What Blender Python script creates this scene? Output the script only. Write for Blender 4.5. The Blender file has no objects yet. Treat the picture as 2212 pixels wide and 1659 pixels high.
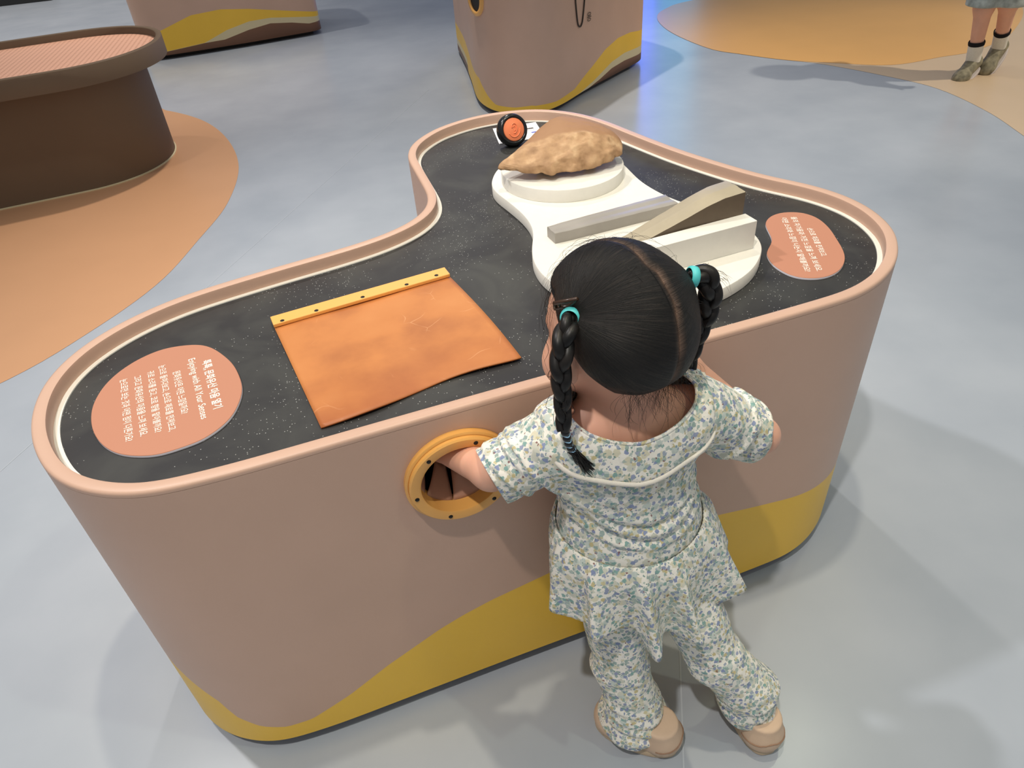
import bpy, bmesh, math, random
import numpy as np
from mathutils import Vector, Matrix, noise
C = bpy.context.scene.collection
scn = bpy.context.scene
rng = np.random.default_rng(7)
random.seed(7)

# ------------------------------------------------------------------ camera
cd = bpy.data.cameras.new('camera')
cd.sensor_width = 36.0
cd.lens = 1550.0 / 2212.0 * 36.0
cd.clip_start = 0.05
cam = bpy.data.objects.new('camera', cd)
C.objects.link(cam)
_r = Vector((0.938717, -0.338453, -0.065276))
_u = -Vector((-0.257961, -0.564203, -0.784303))
_b = -Vector((0.228621, 0.753077, -0.616934))
cam.matrix_world = Matrix(((_r.x, _u.x, _b.x, 0), (_r.y, _u.y, _b.y, 0), (_r.z, _u.z, _b.z, 1.154), (0, 0, 0, 1)))
scn.camera = cam

# ------------------------------------------------------------------ world, lights, exposure
scn.view_settings.view_transform = 'Standard'
scn.view_settings.look = 'None'
scn.view_settings.gamma = 1.0
scn.view_settings.use_curve_mapping = False
scn.view_settings.exposure = 0.0
w = bpy.data.worlds.new('hall_ambience')
scn.world = w
w.use_nodes = True
w.node_tree.nodes['Background'].inputs[0].default_value = (0.94, 0.97, 1.0, 1)
w.node_tree.nodes['Background'].inputs[1].default_value = 0.33


def spot(name, loc, target, watts, col, size=70, blend=0.6, radius=0.05):
    d = bpy.data.lights.new(name, 'SPOT')
    d.energy = watts
    d.color = col
    d.spot_size = math.radians(size)
    d.spot_blend = blend
    d.shadow_soft_size = radius
    o = bpy.data.objects.new(name, d)
    C.objects.link(o)
    o.location = loc
    o.rotation_euler = (Vector(target) - Vector(loc)).to_track_quat('-Z', 'Y').to_euler()
    return o


LIGHTS = [
    ((0.45, 0.88, 3.7), (0.38, 1.0, 0.5), 125, (1.0, 0.88, 0.66), 60, 0.05),
    ((-0.6, -0.2, 3.6), (0.2, 0.6, 0.2), 200, (1.0, 0.94, 0.86), 75, 0.05),
    ((1.5, -0.4, 3.6), (0.7, 0.6, 0.2), 46, (0.93, 1.0, 0.76), 75, 0.05),
    ((2.2, 1.6, 3.8), (1.6, 0.9, 0.0), 26, (0.95, 1.0, 0.74), 75, 0.08),
    ((-1.3, 2.2, 3.8), (-0.3, 1.2, 0.0), 205, (1.0, 0.97, 0.97), 80, 0.08),
    ((0.7, 4.2, 4.0), (0.7, 3.4, 0.0), 360, (1.0, 0.93, 0.86), 80, 0.08),
    ((5.1, 1.35, 4.0), (3.6, 2.9, 0.0), 440, (1.0, 0.92, 0.78), 50, 0.05),
    ((-1.6, 5.4, 4.0), (-1.5, 6.4, 0.0), 260, (1.0, 0.94, 0.88), 85, 0.08),
    ((-2.2, 8.6, 4.0), (-1.9, 8.2, 0.0), 420, (1.0, 0.92, 0.84), 80, 0.10),
]
for _i, (_l, _t, _w, _c, _s, _r) in enumerate(LIGHTS):
    spot('track_spot', _l, _t, _w, _c, _s, 0.8, _r)


# ------------------------------------------------------------------ materials
def srgb(r, g, b):
    f = lambda c: (c / 255 / 12.92) if c / 255 <= 0.04045 else ((c / 255 + 0.055) / 1.055) ** 2.4
    return (f(r), f(g), f(b), 1)


def mat(name, col, rough=0.5, spec=0.5, noise_amt=0.0, noise_scale=20.0, bump=0.0, bump_scale=200.0, metal=0.0, coat=0.0, sss=0.0, detail=4.0):
    m = bpy.data.materials.new(name)
    m.use_nodes = True
    nt = m.node_tree
    b = nt.nodes['Principled BSDF']
    b.inputs['Base Color'].default_value = col
    b.inputs['Roughness'].default_value = rough
    b.inputs['Specular IOR Level'].default_value = spec
    b.inputs['Metallic'].default_value = metal
    b.inputs['Coat Weight'].default_value = coat
    if sss:
        b.inputs['Subsurface Weight'].default_value = sss
        b.inputs['Subsurface Radius'].default_value = (0.008, 0.003, 0.0015)
        b.inputs['Subsurface Scale'].default_value = 1.0
    tc = nt.nodes.new('ShaderNodeTexCoord')
    if noise_amt:
        n = nt.nodes.new('ShaderNodeTexNoise')
        n.inputs['Scale'].default_value = noise_scale
        n.inputs['Detail'].default_value = detail
        nt.links.new(tc.outputs['Object'], n.inputs['Vector'])
        r = nt.nodes.new('ShaderNodeMapRange')
        r.inputs[1].default_value = 0.3
        r.inputs[2].default_value = 0.7
        r.inputs[3].default_value = 1 - noise_amt
        r.inputs[4].default_value = 1 + noise_amt
        nt.links.new(n.outputs['Fac'], r.inputs[0])
        mx = nt.nodes.new('ShaderNodeVectorMath')
        mx.operation = 'SCALE'
        mx.inputs[0].default_value = col[:3]
        nt.links.new(r.outputs[0], mx.inputs['Scale'])
        nt.links.new(mx.outputs[0], b.inputs['Base Color'])
    if bump:
        n = nt.nodes.new('ShaderNodeTexNoise')
        n.inputs['Scale'].default_value = bump_scale
        n.inputs['Detail'].default_value = 3
        nt.links.new(tc.outputs['Object'], n.inputs['Vector'])
        bp = nt.nodes.new('ShaderNodeBump')
        bp.inputs['Strength'].default_value = bump
        bp.inputs['Distance'].default_value = 0.002
        nt.links.new(n.outputs['Fac'], bp.inputs['Height'])
        nt.links.new(bp.outputs[0], b.inputs['Normal'])
    return m


def emis(name, col, s):
    m = bpy.data.materials.new(name)
    m.use_nodes = True
    b = m.node_tree.nodes['Principled BSDF']
    b.inputs['Base Color'].default_value = col
    b.inputs['Emission Color'].default_value = col
    b.inputs['Emission Strength'].default_value = s
    return m


def N(nt, t, **kw):
    n = nt.nodes.new(t)
    for k, v in kw.items():
        setattr(n, k, v)
    return n


def ramp(nt, stops, interp='LINEAR'):
    r = N(nt, 'ShaderNodeValToRGB')
    r.color_ramp.interpolation = interp
    e = r.color_ramp.elements
    while len(e) > 1:
        e.remove(e[-1])
    e[0].position = stops[0][0]
    e[0].color = stops[0][1]
    for p, c in stops[1:]:
        x = e.new(p)
        x.color = c
    return r


def mixc(nt, fac, a, b):
    m = N(nt, 'ShaderNodeMix', data_type='RGBA')
    for sock, v in ((m.inputs[0], fac), (m.inputs[6], a), (m.inputs[7], b)):
        if hasattr(v, 'links'):
            nt.links.new(v, sock)
        else:
            sock.default_value = v
    return m.outputs[2]


TAN = mat('tan_lacquer', srgb(204, 168, 147), 0.42, 0.45, 0.03, 6, 0.06, 260)
YEL = mat('mustard_paint', srgb(242, 194, 66), 0.42, 0.45, 0.02, 6, 0.06, 260)
CREAM = mat('cream_paint', srgb(216, 200, 160), 0.45, 0.4)
BROWN = mat('brown_paint', srgb(126, 88, 66), 0.45, 0.4)
DKBROWN = mat('dark_brown_paint', srgb(114, 95, 76), 0.62, 0.22, 0.03, 4)
PLINTH = mat('black_plinth', srgb(28, 28, 28), 0.6)
STRIPM = mat('white_edging', srgb(236, 232, 222), 0.35)
PLATEM = mat('white_matte_board', srgb(232, 228, 218), 0.55, 0.3, 0.015, 60, 0.1, 400)
PINK = mat('salmon_sign_face', srgb(190, 132, 106), 0.45, 0.35)
SIGNEDGE = mat('pale_acrylic_edge', srgb(214, 212, 222), 0.3)
WHITEINK = mat('white_lettering', srgb(255, 240, 226), 0.5)
GREYINK = mat('grey_lettering', srgb(150, 146, 138), 0.6)
BLACKINK = mat('dark_lettering', srgb(60, 50, 42), 0.6)
BARM = mat('grey_slate', srgb(160, 154, 146), 0.38, 0.5, 0.10, 14, 0.15, 120)
AXEM = mat('olive_grey_stone', srgb(172, 160, 136), 0.45, 0.45, 0.10, 16, 0.15, 120)
FLANKM = mat('shaded_stone_flank', srgb(100, 86, 70), 0.5, 0.4, 0.14, 22, 0.2, 90)  # adze stone darkened: shade of its near side painted into the colour
ORANGEBAR = mat('amber_plastic', srgb(245, 180, 96), 0.35, 0.5)
RINGM = mat('amber_ring', srgb(232, 172, 92), 0.28, 0.5)
SCREWM = mat('dark_screw', srgb(30, 28, 26), 0.4, metal=0.5)
FLAPM = mat('brown_leather', srgb(176, 132, 108), 0.5, 0.4, 0.05, 40)
BLACKP = mat('black_gloss_plastic', srgb(20, 21, 23), 0.22, 0.6)
EARM = mat('orange_rubber', srgb(250, 142, 96), 0.45, 0.4)
PAPER = mat('white_card', srgb(246, 244, 244), 0.5)
BLUEINK = mat('blue_print', srgb(90, 100, 190), 0.5)
SKIN = mat('skin', srgb(226, 172, 146), 0.5, 0.35, 0.04, 30, sss=0.15)
SCALP = srgb(160, 128, 108)
TEAL = mat('teal_elastic', srgb(86, 200, 200), 0.5)
LBLUE = mat('pale_blue_elastic', srgb(160, 205, 235), 0.5)
BEADM = mat('black_bead', srgb(14, 14, 18), 0.2, 0.6)
CLIPM = mat('dark_tortoiseshell', srgb(58, 36, 20), 0.25, 0.6)
PIPING = mat('cream_piping', srgb(236, 228, 214), 0.8, 0.2, 0.03, 200, 0.2, 500)
SHOEM = mat('beige_shoe_leather', srgb(208, 180, 154), 0.55, 0.35, 0.03, 60, 0.1, 300)
SOLEM = mat('beige_rubber', srgb(196, 174, 146), 0.6, 0.3)
EYEW = mat('eye_white', srgb(235, 232, 228), 0.2)
EYED = mat('eye_iris', srgb(30, 20, 16), 0.15)
LIPM = mat('lip', srgb(200, 120, 110), 0.4)


def hair_material():
    m = bpy.data.materials.new('black_hair')
    m.use_nodes = True
    nt = m.node_tree
    b = nt.nodes['Principled BSDF']
    tc = N(nt, 'ShaderNodeTexCoord')
    n = N(nt, 'ShaderNodeTexNoise')
    n.inputs['Scale'].default_value = 60
    nt.links.new(tc.outputs['Object'], n.inputs['Vector'])
    r = ramp(nt, [(0.3, (0.0045, 0.004, 0.004, 1)), (0.75, (0.017, 0.013, 0.011, 1))])
    nt.links.new(n.outputs['Fac'], r.inputs[0])
    nt.links.new(r.outputs[0], b.inputs['Base Color'])
    b.inputs['Roughness'].default_value = 0.42
    b.inputs['Specular IOR Level'].default_value = 0.35
    return m


HAIR = hair_material()


def cap_material():
    # combed-back hair: streaks follow the 'comb' attribute (angle about the tie); scalp skin shows along the parting
    m = bpy.data.materials.new('hair_and_parting')
    m.use_nodes = True
    nt = m.node_tree
    b = nt.nodes['Principled BSDF']
    a = N(nt, 'ShaderNodeAttribute', attribute_name='parting')
    k = N(nt, 'ShaderNodeAttribute', attribute_name='comb')
    mp = N(nt, 'ShaderNodeVectorMath', operation='MULTIPLY')
    mp.inputs[1].default_value = (26.0, 26.0, 2.2)
    nt.links.new(k.outputs['Vector'], mp.inputs[0])
    n = N(nt, 'ShaderNodeTexNoise')
    n.inputs['Scale'].default_value = 1.0
    n.inputs['Detail'].default_value = 5
    n.inputs['Roughness'].default_value = 0.7
    nt.links.new(mp.outputs[0], n.inputs['Vector'])
    r = ramp(nt, [(0.36, (0.0035, 0.003, 0.003, 1)), (0.55, (0.010, 0.008, 0.007, 1)), (0.72, (0.034, 0.026, 0.021, 1))])
    nt.links.new(n.outputs['Fac'], r.inputs[0])
    # scalp fades in between the roots
    sc = N(nt, 'ShaderNodeMath', operation='MULTIPLY_ADD')
    sc.inputs[1].default_value = 1.3
    nt.links.new(n.outputs['Fac'], sc.inputs[0])
    sc.inputs[2].default_value = 0.15
    mu = N(nt, 'ShaderNodeMath', operation='MULTIPLY')
    mu.use_clamp = True
    nt.links.new(a.outputs['Fac'], mu.inputs[0])
    nt.links.new(sc.outputs[0], mu.inputs[1])
    c = mixc(nt, mu.outputs[0], r.outputs[0], SCALP)
    nt.links.new(c, b.inputs['Base Color'])
    bp = N(nt, 'ShaderNodeBump')
    bp.inputs['Strength'].default_value = 0.8
    bp.inputs['Distance'].default_value = 0.002
    nt.links.new(n.outputs['Fac'], bp.inputs['Height'])
    nt.links.new(bp.outputs[0], b.inputs['Normal'])
    b.inputs['Roughness'].default_value = 0.5
    b.inputs['Specular IOR Level'].default_value = 0.3
    return m


CAPM = cap_material()


def floral():
    m = bpy.data.materials.new('floral_cotton')
    m.use_nodes = True
    nt = m.node_tree
    b = nt.nodes['Principled BSDF']
    tc = N(nt, 'ShaderNodeTexCoord')
    nz = N(nt, 'ShaderNodeTexNoise')
    nz.inputs['Scale'].default_value = 260
    nz.inputs['Detail'].default_value = 2
    nt.links.new(tc.outputs['Object'], nz.inputs['Vector'])
    dm = N(nt, 'ShaderNodeVectorMath', operation='SCALE')
    sub = N(nt, 'ShaderNodeVectorMath', operation='SUBTRACT')
    sub.inputs[1].default_value = (0.5, 0.5, 0.5)
    nt.links.new(nz.outputs['Color'], sub.inputs[0])
    nt.links.new(sub.outputs[0], dm.inputs[0])
    dm.inputs['Scale'].default_value = 0.0055
    ad = N(nt, 'ShaderNodeVectorMath', operation='ADD')
    nt.links.new(tc.outputs['Object'], ad.inputs[0])
    nt.links.new(dm.outputs[0], ad.inputs[1])
    base = srgb(240, 235, 224)
    col = None
    layers = [
        (95, 0.52, [(0.0, srgb(214, 208, 182)), (0.35, srgb(206, 206, 190)), (0.7, srgb(196, 206, 198))], (0.0, 0, 0), 0.9),
        (155, 0.46, [(0.0, srgb(150, 172, 166)), (0.35, srgb(172, 186, 178)), (0.7, srgb(150, 162, 180)), (0.88, srgb(204, 194, 152))], (0.31, 0.7, 0.2), 0.9),
        (122, 0.36, [(0.0, srgb(136, 148, 182)), (0.3, srgb(134, 170, 164)), (0.55, srgb(150, 158, 184)), (0.8, srgb(200, 186, 140))], (1.7, 3.1, 0.9), 0.95),
        (200, 0.26, [(0.0, srgb(130, 146, 170)), (0.45, srgb(124, 152, 144)), (0.86, srgb(138, 96, 94))], (5.1, 0.3, 2.2), 0.9),
    ]
    col = base
    for sc, th, stops, off, op in layers:
        mp = N(nt, 'ShaderNodeVectorMath', operation='ADD')
        mp.inputs[1].default_value = off
        nt.links.new(ad.outputs[0], mp.inputs[0])
        v = N(nt, 'ShaderNodeTexVoronoi')
        v.inputs['Scale'].default_value = sc
        nt.links.new(mp.outputs[0], v.inputs['Vector'])
        sep = N(nt, 'ShaderNodeSeparateColor')
        nt.links.new(v.outputs['Color'], sep.inputs[0])
        rc = ramp(nt, stops, 'CONSTANT')
        nt.links.new(sep.outputs[0], rc.inputs[0])
        th_n = N(nt, 'ShaderNodeMapRange')
        th_n.inputs[1].default_value = th + 0.03
        th_n.inputs[2].default_value = th - 0.03
        nt.links.new(v.outputs['Distance'], th_n.inputs[0])
        g = N(nt, 'ShaderNodeMath', operation='LESS_THAN')
        g.inputs[1].default_value = 0.72
        nt.links.new(sep.outputs[1], g.inputs[0])
        mu = N(nt, 'ShaderNodeMath', operation='MULTIPLY')
        nt.links.new(th_n.outputs[0], mu.inputs[0])
        nt.links.new(g.outputs[0], mu.inputs[1])
        mu2 = N(nt, 'ShaderNodeMath', operation='MULTIPLY')
        mu2.inputs[1].default_value = op
        nt.links.new(mu.outputs[0], mu2.inputs[0])
        col = mixc(nt, mu2.outputs[0], col, rc.outputs[0])
    nt.links.new(col, b.inputs['Base Color'])
    b.inputs['Roughness'].default_value = 0.85
    b.inputs['Specular IOR Level'].default_value = 0.15
    n2 = N(nt, 'ShaderNodeTexNoise')
    n2.inputs['Scale'].default_value = 45
    n2.inputs['Detail'].default_value = 4
    nt.links.new(tc.outputs['Object'], n2.inputs['Vector'])
    bp = N(nt, 'ShaderNodeBump')
    bp.inputs['Strength'].default_value = 0.35
    bp.inputs['Distance'].default_value = 0.006
    nt.links.new(n2.outputs['Fac'], bp.inputs['Height'])
    nt.links.new(bp.outputs[0], b.inputs['Normal'])
    return m


FLORAL = floral()


def chalkboard():
    m = bpy.data.materials.new('dusty_black_rubber')
    m.use_nodes = True
    nt = m.node_tree
    b = nt.nodes['Principled BSDF']
    tc = N(nt, 'ShaderNodeTexCoord')
    n1 = N(nt, 'ShaderNodeTexNoise')
    n1.inputs['Scale'].default_value = 9
    n1.inputs['Detail'].default_value = 8
    n1.inputs['Distortion'].default_value = 0.8
    nt.links.new(tc.outputs['Object'], n1.inputs['Vector'])
    r1 = ramp(nt, [(0.42, srgb(42, 41, 42)), (0.72, srgb(64, 64, 61))])
    nt.links.new(n1.outputs['Fac'], r1.inputs[0])
    # fine specks of chalk dust, denser near the leather sheet
    v = N(nt, 'ShaderNodeTexVoronoi')
    v.inputs['Scale'].default_value = 300
    nt.links.new(tc.outputs['Object'], v.inputs['Vector'])
    sep = N(nt, 'ShaderNodeSeparateColor')
    nt.links.new(v.outputs['Color'], sep.inputs[0])
    n3 = N(nt, 'ShaderNodeTexNoise')
    n3.inputs['Scale'].default_value = 6
    n3.inputs['Detail'].default_value = 3
    nt.links.new(tc.outputs['Object'], n3.inputs['Vector'])
    mr = N(nt, 'ShaderNodeMapRange')
    mr.inputs[1].default_value = 0.42
    mr.inputs[2].default_value = 0.72
    mr.inputs[3].default_value = 0.0
    mr.inputs[4].default_value = 0.5
    nt.links.new(n3.outputs['Fac'], mr.inputs[0])
    lt = N(nt, 'ShaderNodeMath', operation='LESS_THAN')
    nt.links.new(sep.outputs[0], lt.inputs[0])
    nt.links.new(mr.outputs[0], lt.inputs[1])
    sz = N(nt, 'ShaderNodeMapRange')
    sz.inputs[1].default_value = 0.24
    sz.inputs[2].default_value = 0.16
    nt.links.new(v.outputs['Distance'], sz.inputs[0])
    mu = N(nt, 'ShaderNodeMath', operation='MULTIPLY')
    nt.links.new(lt.outputs[0], mu.inputs[0])
    nt.links.new(sz.outputs[0], mu.inputs[1])
    mu2 = N(nt, 'ShaderNodeMath', operation='MULTIPLY')
    mu2.inputs[1].default_value = 0.7
    nt.links.new(mu.outputs[0], mu2.inputs[0])
    c = mixc(nt, mu2.outputs[0], r1.outputs[0], srgb(190, 190, 186))
    nt.links.new(c, b.inputs['Base Color'])
    b.inputs['Roughness'].default_value = 0.5
    b.inputs['Specular IOR Level'].default_value = 0.4
    return m


BOARD = chalkboard()


def leather():
    m = bpy.data.materials.new('orange_tan_leather')
    m.use_nodes = True
    nt = m.node_tree
    b = nt.nodes['Principled BSDF']
    tc = N(nt, 'ShaderNodeTexCoord')
    n1 = N(nt, 'ShaderNodeTexNoise')
    n1.inputs['Scale'].default_value = 11
    n1.inputs['Detail'].default_value = 6
    nt.links.new(tc.outputs['Object'], n1.inputs['Vector'])
    r1 = ramp(nt, [(0.3, srgb(172, 104, 56)), (0.55, srgb(198, 126, 68)), (0.8, srgb(206, 136, 78))])
    nt.links.new(n1.outputs['Fac'], r1.inputs[0])
    # handling stains along the front and left edges of the sheet
    sx = N(nt, 'ShaderNodeSeparateXYZ')
    nt.links.new(tc.outputs['Object'], sx.inputs[0])
    mr = N(nt, 'ShaderNodeMapRange')
    mr.inputs[1].default_value = 0.83
    mr.inputs[2].default_value = 0.72
    nt.links.new(sx.outputs['Y'], mr.inputs[0])
    nn = N(nt, 'ShaderNodeTexNoise')
    nn.inputs['Scale'].default_value = 14
    nn.inputs['Detail'].default_value = 5
    nt.links.new(tc.outputs['Object'], nn.inputs['Vector'])
    mm = N(nt, 'ShaderNodeMath', operation='MULTIPLY')
    nt.links.new(mr.outputs[0], mm.inputs[0])
    nt.links.new(nn.outputs['Fac'], mm.inputs[1])
    c = mixc(nt, mm.outputs[0], r1.outputs[0], srgb(150, 74, 40))
    # pale curved scratches
    wv = N(nt, 'ShaderNodeTexVoronoi', feature='DISTANCE_TO_EDGE')
    wv.inputs['Scale'].default_value = 13
    n4 = N(nt, 'ShaderNodeTexNoise')
    n4.inputs['Scale'].default_value = 8
    nt.links.new(tc.outputs['Object'], n4.inputs['Vector'])
    ad = N(nt, 'ShaderNodeVectorMath', operation='MULTIPLY_ADD')
    ad.inputs[1].default_value = (0.16, 0.16, 0.16)
    nt.links.new(n4.outputs['Color'], ad.inputs[0])
    nt.links.new(tc.outputs['Object'], ad.inputs[2])
    nt.links.new(ad.outputs[0], wv.inputs['Vector'])
    lt = N(nt, 'ShaderNodeMapRange')
    lt.inputs[1].default_value = 0.014
    lt.inputs[2].default_value = 0.004
    nt.links.new(wv.outputs['Distance'], lt.inputs[0])
    n5 = N(nt, 'ShaderNodeTexNoise')
    n5.inputs['Scale'].default_value = 17
    nt.links.new(tc.outputs['Object'], n5.inputs['Vector'])
    m5 = N(nt, 'ShaderNodeMapRange')
    m5.inputs[1].default_value = 0.56
    m5.inputs[2].default_value = 0.66
    m5.inputs[4].default_value = 0.30
    nt.links.new(n5.outputs['Fac'], m5.inputs[0])
    m6 = N(nt, 'ShaderNodeMath', operation='MULTIPLY')
    nt.links.new(lt.outputs[0], m6.inputs[0])
    nt.links.new(m5.outputs[0], m6.inputs[1])
    c = mixc(nt, m6.outputs[0], c, srgb(246, 190, 140))
    nt.links.new(c, b.inputs['Base Color'])
    b.inputs['Roughness'].default_value = 0.48
    b.inputs['Specular IOR Level'].default_value = 0.4
    return m


LEATHER = leather()


def floor_material():
    m = bpy.data.materials.new('blue_grey_vinyl')
    m.use_nodes = True
    nt = m.node_tree
    b = nt.nodes['Principled BSDF']
    tc = N(nt, 'ShaderNodeTexCoord')
    n = N(nt, 'ShaderNodeTexNoise')
    n.inputs['Scale'].default_value = 3
    n.inputs['Detail'].default_value = 8
    nt.links.new(tc.outputs['Object'], n.inputs['Vector'])
    r = ramp(nt, [(0.3, srgb(164, 171, 180)), (0.7, srgb(177, 183, 191))])
    nt.links.new(n.outputs['Fac'], r.inputs[0])
    nt.links.new(r.outputs[0], b.inputs['Base Color'])
    b.inputs['Roughness'].default_value = 0.24
    b.inputs['Specular IOR Level'].default_value = 0.5
    return m


FLOORM = floor_material()
SEAMM = mat('vinyl_weld', srgb(184, 191, 198), 0.4)
ORANGEF = mat('orange_vinyl', srgb(206, 156, 116), 0.36, 0.45, 0.02, 4)
AMBERF = mat('amber_vinyl', srgb(228, 172, 96), 0.33, 0.45, 0.02, 4)
BEIGEF = mat('beige_vinyl', srgb(206, 180, 148), 0.36, 0.45, 0.02, 4)
WALLM = mat('pale_wall', srgb(190, 190, 196), 0.8)


# ------------------------------------------------------------------ mesh helpers
def mk(name, verts, faces, mats, parent=None, smooth=True, idx=None):
    me = bpy.data.meshes.new(name)
    me.from_pydata([tuple(map(float, v)) for v in verts], [], [tuple(map(int, f)) for f in faces])
    if not isinstance(mats, (list, tuple)):
        mats = [mats]
    for m in mats:
        me.materials.append(m)
    if idx is not None:
        me.polygons.foreach_set('material_index', np.asarray(idx, dtype=np.int32))
    me.polygons.foreach_set('use_smooth', np.full(len(me.polygons), smooth))
    me.update()
    o = bpy.data.objects.new(name, me)
    C.objects.link(o)
    if parent is not None:
        put(o, parent)
    return o


def wloc(o):
    v = Vector(o.location)
    return v + wloc(o.parent) + o.matrix_parent_inverse.to_translation() if o.parent else v


def put(o, parent):
    o.parent = parent
    o.matrix_parent_inverse = Matrix.Translation(-wloc(parent))


def from_bm(name, bm, mats, parent=None, smooth=False):
    me = bpy.data.meshes.new(name)
    bmesh.ops.recalc_face_normals(bm, faces=bm.faces)
    bm.to_mesh(me)
    bm.free()
    if not isinstance(mats, (list, tuple)):
        mats = [mats]
    for m in mats:
        me.materials.append(m)
    me.polygons.foreach_set('use_smooth', np.full(len(me.polygons), smooth))
    o = bpy.data.objects.new(name, me)
    C.objects.link(o)
    if parent is not None:
        put(o, parent)
    return o


def thing(name, label, cat, loc, group=None):
    o = bpy.data.objects.new(name, None)
    o.empty_display_size = 0.05
    C.objects.link(o)
    o.location = loc
    tag(o, label, cat, group)
    return o


def tag(o, label, cat, group=None):
    o['label'] = label
    o['category'] = cat
    if group:
        o['group'] = group
    return o


def structure(o):
    o['kind'] = 'structure'
    return o


def catmull(pts, n, closed=True):
    P = np.asarray(pts, float)
    k = len(P)
    out = []
    segs = k if closed else k - 1
    for i in range(segs):
        if closed:
            p0, p1, p2, p3 = P[(i - 1) % k], P[i], P[(i + 1) % k], P[(i + 2) % k]
        else:
            p0, p1, p2, p3 = P[max(i - 1, 0)], P[i], P[i + 1], P[min(i + 2, k - 1)]
        for t in np.linspace(0, 1, 12, endpoint=False):
            out.append(0.5 * (2 * p1 + (p2 - p0) * t + (2 * p0 - 5 * p1 + 4 * p2 - p3) * t * t + (3 * p1 - p0 - 3 * p2 + p3) * t ** 3))
    if not closed:
        out.append(P[-1])
    Q = np.array(out)
    if closed:
        Q = np.vstack([Q, Q[:1]])
    d = np.r_[0, np.cumsum(np.linalg.norm(np.diff(Q, axis=0), axis=1))]
    s = np.linspace(0, d[-1], n, endpoint=not closed)
    return np.stack([np.interp(s, d, Q[:, j]) for j in range(Q.shape[1])], 1)


def smooth_closed(P, it):
    P = P.copy()
    for _ in range(it):
        P = 0.5 * P + 0.25 * (np.roll(P, 1, 0) + np.roll(P, -1, 0))
    return P


def normals2(P):
    # outward normals of a counter-clockwise closed outline
    t = np.roll(P, -1, 0) - np.roll(P, 1, 0)
    t /= np.linalg.norm(t, axis=1)[:, None]
    nrm = np.stack([t[:, 1], -t[:, 0]], 1)
    a = 0.5 * np.sum(P[:, 0] * np.roll(P[:, 1], -1) - np.roll(P[:, 0], -1) * P[:, 1])
    return nrm if a > 0 else -nrm


def ring_sweep(name, P, prof, mats, parent, idxs=None, smooth=True, cap_top=False, cap_bot=False):
    # prof: list of (offset outward, z)
    nrm = normals2(P)
    n = len(P)
    V = []
    for off, z in prof:
        V.append(np.c_[P + nrm * off, np.full(n, z)])
    V = np.vstack(V)
    F = []
    I = []
    for k in range(len(prof) - 1):
        for i in range(n):
            j = (i + 1) % n
            F.append((k * n + i, k * n + j, (k + 1) * n + j, (k + 1) * n + i))
            I.append(idxs[k] if idxs else 0)
    if cap_top:
        F.append(tuple(range((len(prof) - 1) * n, len(prof) * n)))
        I.append(idxs[-1] if idxs else 0)
    if cap_bot:
        F.append(tuple(range(n))[::-1])
        I.append(idxs[0] if idxs else 0)
    a = 0.5 * np.sum(P[:, 0] * np.roll(P[:, 1], -1) - np.roll(P[:, 0], -1) * P[:, 1])
    if a < 0:
        F = [f[::-1] for f in F]
    o = mk(name, V, F, mats, parent, smooth, I)
    if smooth:
        o.data.set_sharp_from_angle(angle=math.radians(50))
    return o


def slab(name, P, z0, z1, m, parent=None, bev=0.002, msides=None):
    mats = [m] if msides is None else [m, msides]
    si = 0 if msides is None else 1
    o = ring_sweep(name, P, [(-bev, z0), (0, z0 + bev * 0.6), (0, z1 - bev), (-bev, z1)], mats, parent, [si, si, si, 0] if True else None, True, True, True)
    me = o.data
    nf = len(me.polygons)
    me.polygons[nf - 1].use_smooth = False
    me.polygons[nf - 2].use_smooth = False
    n = len(P)
    for i in range(2 * n, 3 * n):
        me.polygons[i].material_index = 0
    return o


def tube(path, r, seg=8, closed=False, flat=1.0, up=None):
    P = np.asarray(path, float)
    n = len(P)
    rr = np.full(n, r) if np.isscalar(r) else np.asarray(r)
    T = np.gradient(P, axis=0) if not closed else np.roll(P, -1, 0) - np.roll(P, 1, 0)
    T /= np.linalg.norm(T, axis=1)[:, None] + 1e-12
    u = np.array([0.0, 0, 1]) if up is None else np.asarray(up, float)
    if abs(T[0] @ u) > 0.95:
        u = np.array([1.0, 0, 0])
    V = []
    for i in range(n):
        a = np.cross(T[i], u)
        a /= np.linalg.norm(a) + 1e-12
        b = np.cross(a, T[i])
        u = b
        for k in range(seg):
            t = 2 * math.pi * k / seg
            V.append(P[i] + rr[i] * (a * math.cos(t) + b * math.sin(t) * flat))
    F = []
    for i in range(n if closed else n - 1):
        i2 = (i + 1) % n
        for k in range(seg):
            k2 = (k + 1) % seg
            F.append((i * seg + k, i2 * seg + k, i2 * seg + k2, i * seg + k2))
    if not closed:
        F.append(tuple(range(seg)))
        F.append(tuple(range((n - 1) * seg, n * seg))[::-1])
    return V, F


class Acc:
    def __init__(self):
        self.V, self.F, self.I = [], [], []

    def add(self, V, F, idx=0):
        o = len(self.V)
        self.V += list(V)
        self.F += [tuple(i + o for i in f) for f in F]
        self.I += [idx] * len(F)

    def build(self, name, mats, parent=None, smooth=True):
        return mk(name, self.V, self.F, mats, parent, smooth, self.I)


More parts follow.
